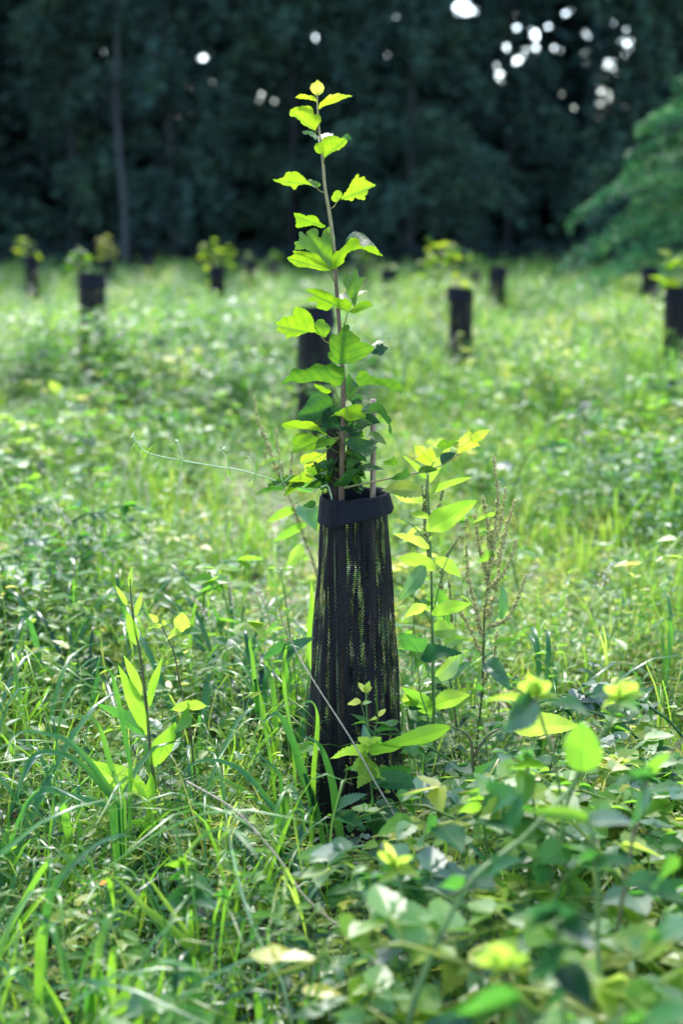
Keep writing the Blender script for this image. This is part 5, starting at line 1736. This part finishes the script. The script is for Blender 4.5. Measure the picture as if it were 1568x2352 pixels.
plant('bramble_shoot', 'curving bramble stem with hanging dark folded leaf near the right edge', 'bramble',
      [(1400, 2230, 1.85), (1411, 2169, 1.85), (1434, 2034, 1.86), (1455, 1910, 1.88), (1470, 1840, 1.88), (1486, 1790, 1.88), (1540, 1725, 1.9), (1590, 1680, 1.9)], .0036, .0022,
      [((1484, 1798), (1458, 1912), 28, 'toothed', .16, 40, 1.88, 1.85), ((1486, 1790), (1440, 1745), 42, 'toothed', .18, 40, 1.88, 1.84), ((1488, 1788), (1530, 1712), 34, 'toothed', .5, -40, 1.88, 1.86),
       ((1486, 1795), (1412, 1764), 40, 'toothed', .3, 60, 1.88, 1.8), ((1560, 1990), (1460, 2018), 50, 'toothed', .4, 50, 1.7, 1.6), ((1436, 2020), (1560, 2040), 50, 'toothed', .2, 50, 1.8, 1.7)], M_RED)
plant('bramble_shoot', 'blurred yellow orange bramble tip just below the right foot of the netting', 'bramble',
      [(960, 2160, 1.95), (930, 2080, 1.96), (908, 1992, 1.98)], .0028, .0018,
      [((906, 1990), (862, 1938), 26, 'toothed', .80, 20, 1.98, 1.95), ((906, 1988), (884, 1914), 20, 'toothed', .95, 20, 1.98, 1.96), ((908, 1990), (952, 1950), 24, 'toothed', .80, -30, 1.98, 1.95),
       ((908, 1994), (948, 1996), 24, 'toothed', .82, 40, 1.98, 1.92), ((905, 1996), (840, 1990), 20, 'toothed', .25, 60, 1.98, 1.9), ((910, 1996), (890, 2020), 24, 'toothed', .8, 30, 1.98, 1.9)])
plant('bramble_shoot', 'two bright green hanging bramble leaves left of the big backlit leaf', 'bramble',
      [(1240, 1980, 2.2), (1225, 1850, 2.2), (1212, 1768, 2.2)], .003, .002,
      [((1205, 1770), (1202, 1848), 50, 'toothed', .60, 24, 2.2, 2.1, .25, .1), ((1205, 1766), (1168, 1738), 44, 'toothed', .62, 34, 2.2, 2.14), ((1212, 1764), (1256, 1736), 40, 'toothed', .64, -34, 2.2, 2.14),
       ((1200, 1745), (1150, 1712), 40, 'toothed', .28, 58, 2.2, 2.1), ((1214, 1744), (1262, 1722), 36, 'toothed', .25, -58, 2.2, 2.1)])
plant('bramble_shoot', 'pale and bright bramble leaves low in front of the dock stems', 'bramble',
      [(1130, 2060, 2.25), (1115, 1930, 2.25), (1105, 1860, 2.25)], .003, .002,
      [((1105, 1862), (1036, 1842), 34, 'toothed', .62, 30, 2.25, 2.18), ((1106, 1858), (1170, 1812), 62, 'toothed', .25, 50, 2.25, 2.15), ((1108, 1866), (1160, 1880), 54, 'toothed', .22, 45, 2.25, 2.12),
       ((1010, 1900), (1060, 1930), 50, 'toothed', .26, 52, 2.2, 2.1), ((1000, 1900), (940, 1925), 46, 'toothed', .3, 56, 2.2, 2.1)])
# stem with small yellow leaves in the lower middle
plant('weed', 'thin pale weed stem with drooping narrow leaves, left of the netting foot', 'weed',
      [(650, 2260, 2.0), (610, 2190, 2.02), (574, 2110, 2.05), (548, 2020, 2.07), (532, 1950, 2.1), (528, 1905, 2.1)], .0026, .0014,
      [((530, 1905), (430, 1968), 10, 'lance', .62, 40, 2.1, 2.0, .3, .6), ((530, 1903), (575, 1920), 9, 'lance', .5, 40, 2.1, 2.0, .3, .5), ((548, 2015), (575, 1998), 10, 'lance', .45, 40, 2.08, 2.0),
       ((549, 2012), (545, 1990), 10, 'lance', .7, 40, 2.08, 2.05), ((574, 2105), (630, 2092), 16, 'lance', .62, 40, 2.05, 2.0), ((500, 2058), (478, 2040), 26, 'round', .3, 50, 2.1, 2.05),
       ((590, 2140), (560, 2160), 34, 'round', .3, 50, 2.05, 2.0), ((510, 2060), (528, 2010), 26, 'round', .28, 50, 2.1, 2.05)], M_PST)
plant('nettle', 'small nettle with toothed leaves low between the left dock and the lower grass', 'nettle',
      [(424, 2080, 2.35), (420, 2030, 2.35), (417, 1990, 2.35)], .0022, .0014,
      [((417, 1992), (370, 1972), 22, 'toothed', .6, 40, 2.35, 2.3), ((418, 1990), (450, 1968), 20, 'toothed', .62, -40, 2.35, 2.3), ((418, 1990), (420, 1960), 22, 'toothed', .55, 20, 2.35, 2.33),
       ((420, 2010), (480, 2024), 26, 'toothed', .35, 50, 2.35, 2.25), ((420, 2015), (360, 2008), 28, 'toothed', .25, 50, 2.35, 2.25), ((424, 2050), (400, 2080), 40, 'toothed', .2, 40, 2.33, 2.2), ((424, 2050), (480, 2060), 40, 'toothed', .22, 40, 2.33, 2.2)])
# one orange flower by the lower left grass
mb = MB()
b = P(233, 2030, 2.3)
tube(mb, smooth_path([(b[0]+.01, b[1]+.02, -.01), b*[1, 1, .5], b], 8), .0012, .0009, 6, .5)
root = thing('wild_flower', (b[0]+.01, b[1]+.02, 0), 'tiny orange flower low at the left among the grass', 'flower')
mb.build('stem', M_GST, root)
mb = MB()
for k in range(9):
    d = rdir(RNG, RNG.uniform(.1, .9))
    leaf(mb, b, d, side_for(d, RNG), .011, .006, 'low', .1, .2, .5, rng=RNG)
M_ORANGE = plain('orange_petal', [(.3, (.55, .12, .01)), (.7, (.75, .30, .02))], rough=.6)
mb.build('petals', M_ORANGE, root)
# yellow shoot standing out of the left middle ground
plant('bramble_shoot', 'blurred bright yellow leaf tuft at the front of the dark thicket on the left', 'bramble',
      [(245, 1010, 8.6), (245, 985, 8.6), (247, 960, 8.6)], .004, .003,
      [((247, 962), (243, 932), 22, 'toothed', .95, 10, 8.6, 8.58), ((247, 964), (228, 950), 16, 'toothed', .80, 20, 8.6, 8.5), ((248, 964), (268, 950), 16, 'toothed', .80, -20, 8.6, 8.5)])
plant('bramble_shoot', 'blurred yellow leaves above the left sward', 'bramble',
      [(140, 960, 8.9), (142, 930, 8.9), (140, 900, 8.9)], .004, .003,
      [((140, 905), (112, 870), 20, 'toothed', .80, 20, 8.9, 8.85), ((142, 908), (168, 896), 18, 'toothed', .80, 30, 8.9, 8.8), ((142, 905), (196, 905), 14, 'toothed', .94, 40, 8.9, 8.8)])

# ------------------------------------------------------------------ seeding grasses and a few tall weeds in the left half
def seeding_grass(label, stems, Y, head=.09, r=.012):
    pts = [wpath([(x, y, Y) for x, y in st], 26) for st in stems]
    bx = float(np.mean([p[0][0] for p in pts]))
    root = thing('seeding_grass', (bx, Y, 0), label, 'grass')
    for p in pts:
        mb = MB()
        foot = np.array([bx+RNG.uniform(-.03, .03), Y, -.01])
        full = np.vstack([smooth_path([foot, (foot+p[0])/2+[0, 0, .02], p[0]], 8)[:-1], p])
        tube(mb, full, .0014, .0007, 5, .5)
        mb.build('stem', M_PST, root)
        mb = MB()
        n = len(p)
        for i in range(90):
            f = 1-RNG.random()*.42
            c = p[min(n-1, int(f*(n-1)))]
            d = nrm(p[min(n-1, int(f*(n-1))+0)]-p[max(0, int(f*(n-1))-2)])+rdir(RNG, RNG.uniform(-.4, .4))*.8
            leaf(mb, c+nrm(rdir(RNG, RNG.uniform(-.5, .5)))*RNG.uniform(0, r), d, side_for(d, RNG), RNG.uniform(.007, .015), .0035, 'low2', .1, .1, .5, rng=RNG)
        mb.build('seed_head', M_STRAW, root)


seeding_grass('pale grass with drooping feathery heads at the left edge, half way down', [
    [(60, 1500), (40, 1330), (20, 1230), (34, 1205), (60, 1210), (82, 1245)], [(110, 1500), (100, 1330), (92, 1240), (106, 1205), (140, 1215), (170, 1265)],
    [(150, 1500), (160, 1340), (170, 1250), (185, 1215), (205, 1212), (235, 1260), (262, 1300)], [(90, 1480), (80, 1300), (96, 1180), (118, 1160), (140, 1175), (165, 1205)]], 4.1)
seeding_grass('upright pale grass heads standing in the open strip left of the cleavers tip', [
    [(330, 1330), (322, 1200), (318, 1110), (322, 1060)], [(352, 1340), (345, 1220), (340, 1150), (334, 1110)], [(395, 1330), (400, 1210), (412, 1120), (420, 1085)], [(440, 1330), (436, 1230), (446, 1160), (455, 1130)]], 5.0, r=.008)
seeding_grass('thin seeding grass leaning over the sward between left dock and netting', [
    [(560, 1640), (545, 1500), (535, 1390), (520, 1320)], [(600, 1620), (610, 1500), (605, 1400), (590, 1330)], [(520, 1620), (500, 1500), (470, 1410), (440, 1370)]], 3.6, r=.006)
for k, (px, py, Y, h, lab) in enumerate([
        (170, 1690, 3.5, .34, 'dark leafy nettle at the left edge of the near weeds, above the arching grass blades'),
        (480, 1800, 3.05, .26, 'short pale nettle in the open grass between the left dock and netting'),
        (600, 1700, 3.3, .24, 'short bright nettle just left of the tall grass at the netting foot'),
        (60, 2050, 2.6, .22, 'small nettle low at the left edge under the broad grass blades'),
        (230, 1560, 3.9, .38, 'tall thin weed behind the left dock with small paired leaves'),
        (1290, 1640, 3.5, .30, 'leafy weed in the open grass between the two yellow topped bramble shoots'),
        (1046, 1700, 3.35, .50, 'tall leafy weed between the leafy dock and the brown seeding dock'),
        (940, 1720, 3.4, .62, 'tallest leafy weed rising close behind the right side of the netting tube'),
        (1150, 1720, 3.45, .36, 'leafy weed just right of the brown seeding dock'),
        (690, 1700, 3.4, .56, 'leafy weed rising close behind the left side of the netting tube'),
        (400, 1560, 3.7, .36, 'leafy weed behind the bramble shoot with the bright yellow oval leaf'),
        (1480, 1500, 4.0, .30, 'bushy weed near the right edge above the yellow topped bramble shoots')]):
    p = P(px, py, Y)
    root = thing('nettle', (p[0], Y, 0), lab, 'nettle')
    g_ = random.Random(300+k)
    mb = MB()
    lx, ly = g_.uniform(-.05, .05), g_.uniform(-.04, .04)
    st = smooth_path([(p[0], Y, -.01), (p[0]+lx*.3, Y, h*.5), (p[0]+lx, Y+ly, h)], 12)
    tube(mb, st, .0024, .0012, 6, .5)
    mb.build('stem', M_GST, root)
    for i in range(9):
        f = .2+.8*i/8
        c = st[min(11, int(f*11))]
        a0 = (i % 2)*1.57+g_.uniform(-.3, .3)
        for s_ in (0, math.pi):
            d = np.array([math.cos(a0+s_), math.sin(a0+s_), g_.uniform(-.35, .35)])
            l = .062*(1.15-.6*f)*g_.uniform(.85, 1.15)
            mb = MB()
            tube(mb, [c, c+nrm(d)*.006, c+nrm(d)*.012], .001, .0008, 5, .5)
            leaf(mb, c+nrm(d)*.012, d, side_for(d, g_, .4), l, l*.52, 'toothed', .3, .35, min(1, .34+.3*f+(k in (1, 2))*.12), .06, rng=g_)
            mb.build('leaf', M_WEED, root)
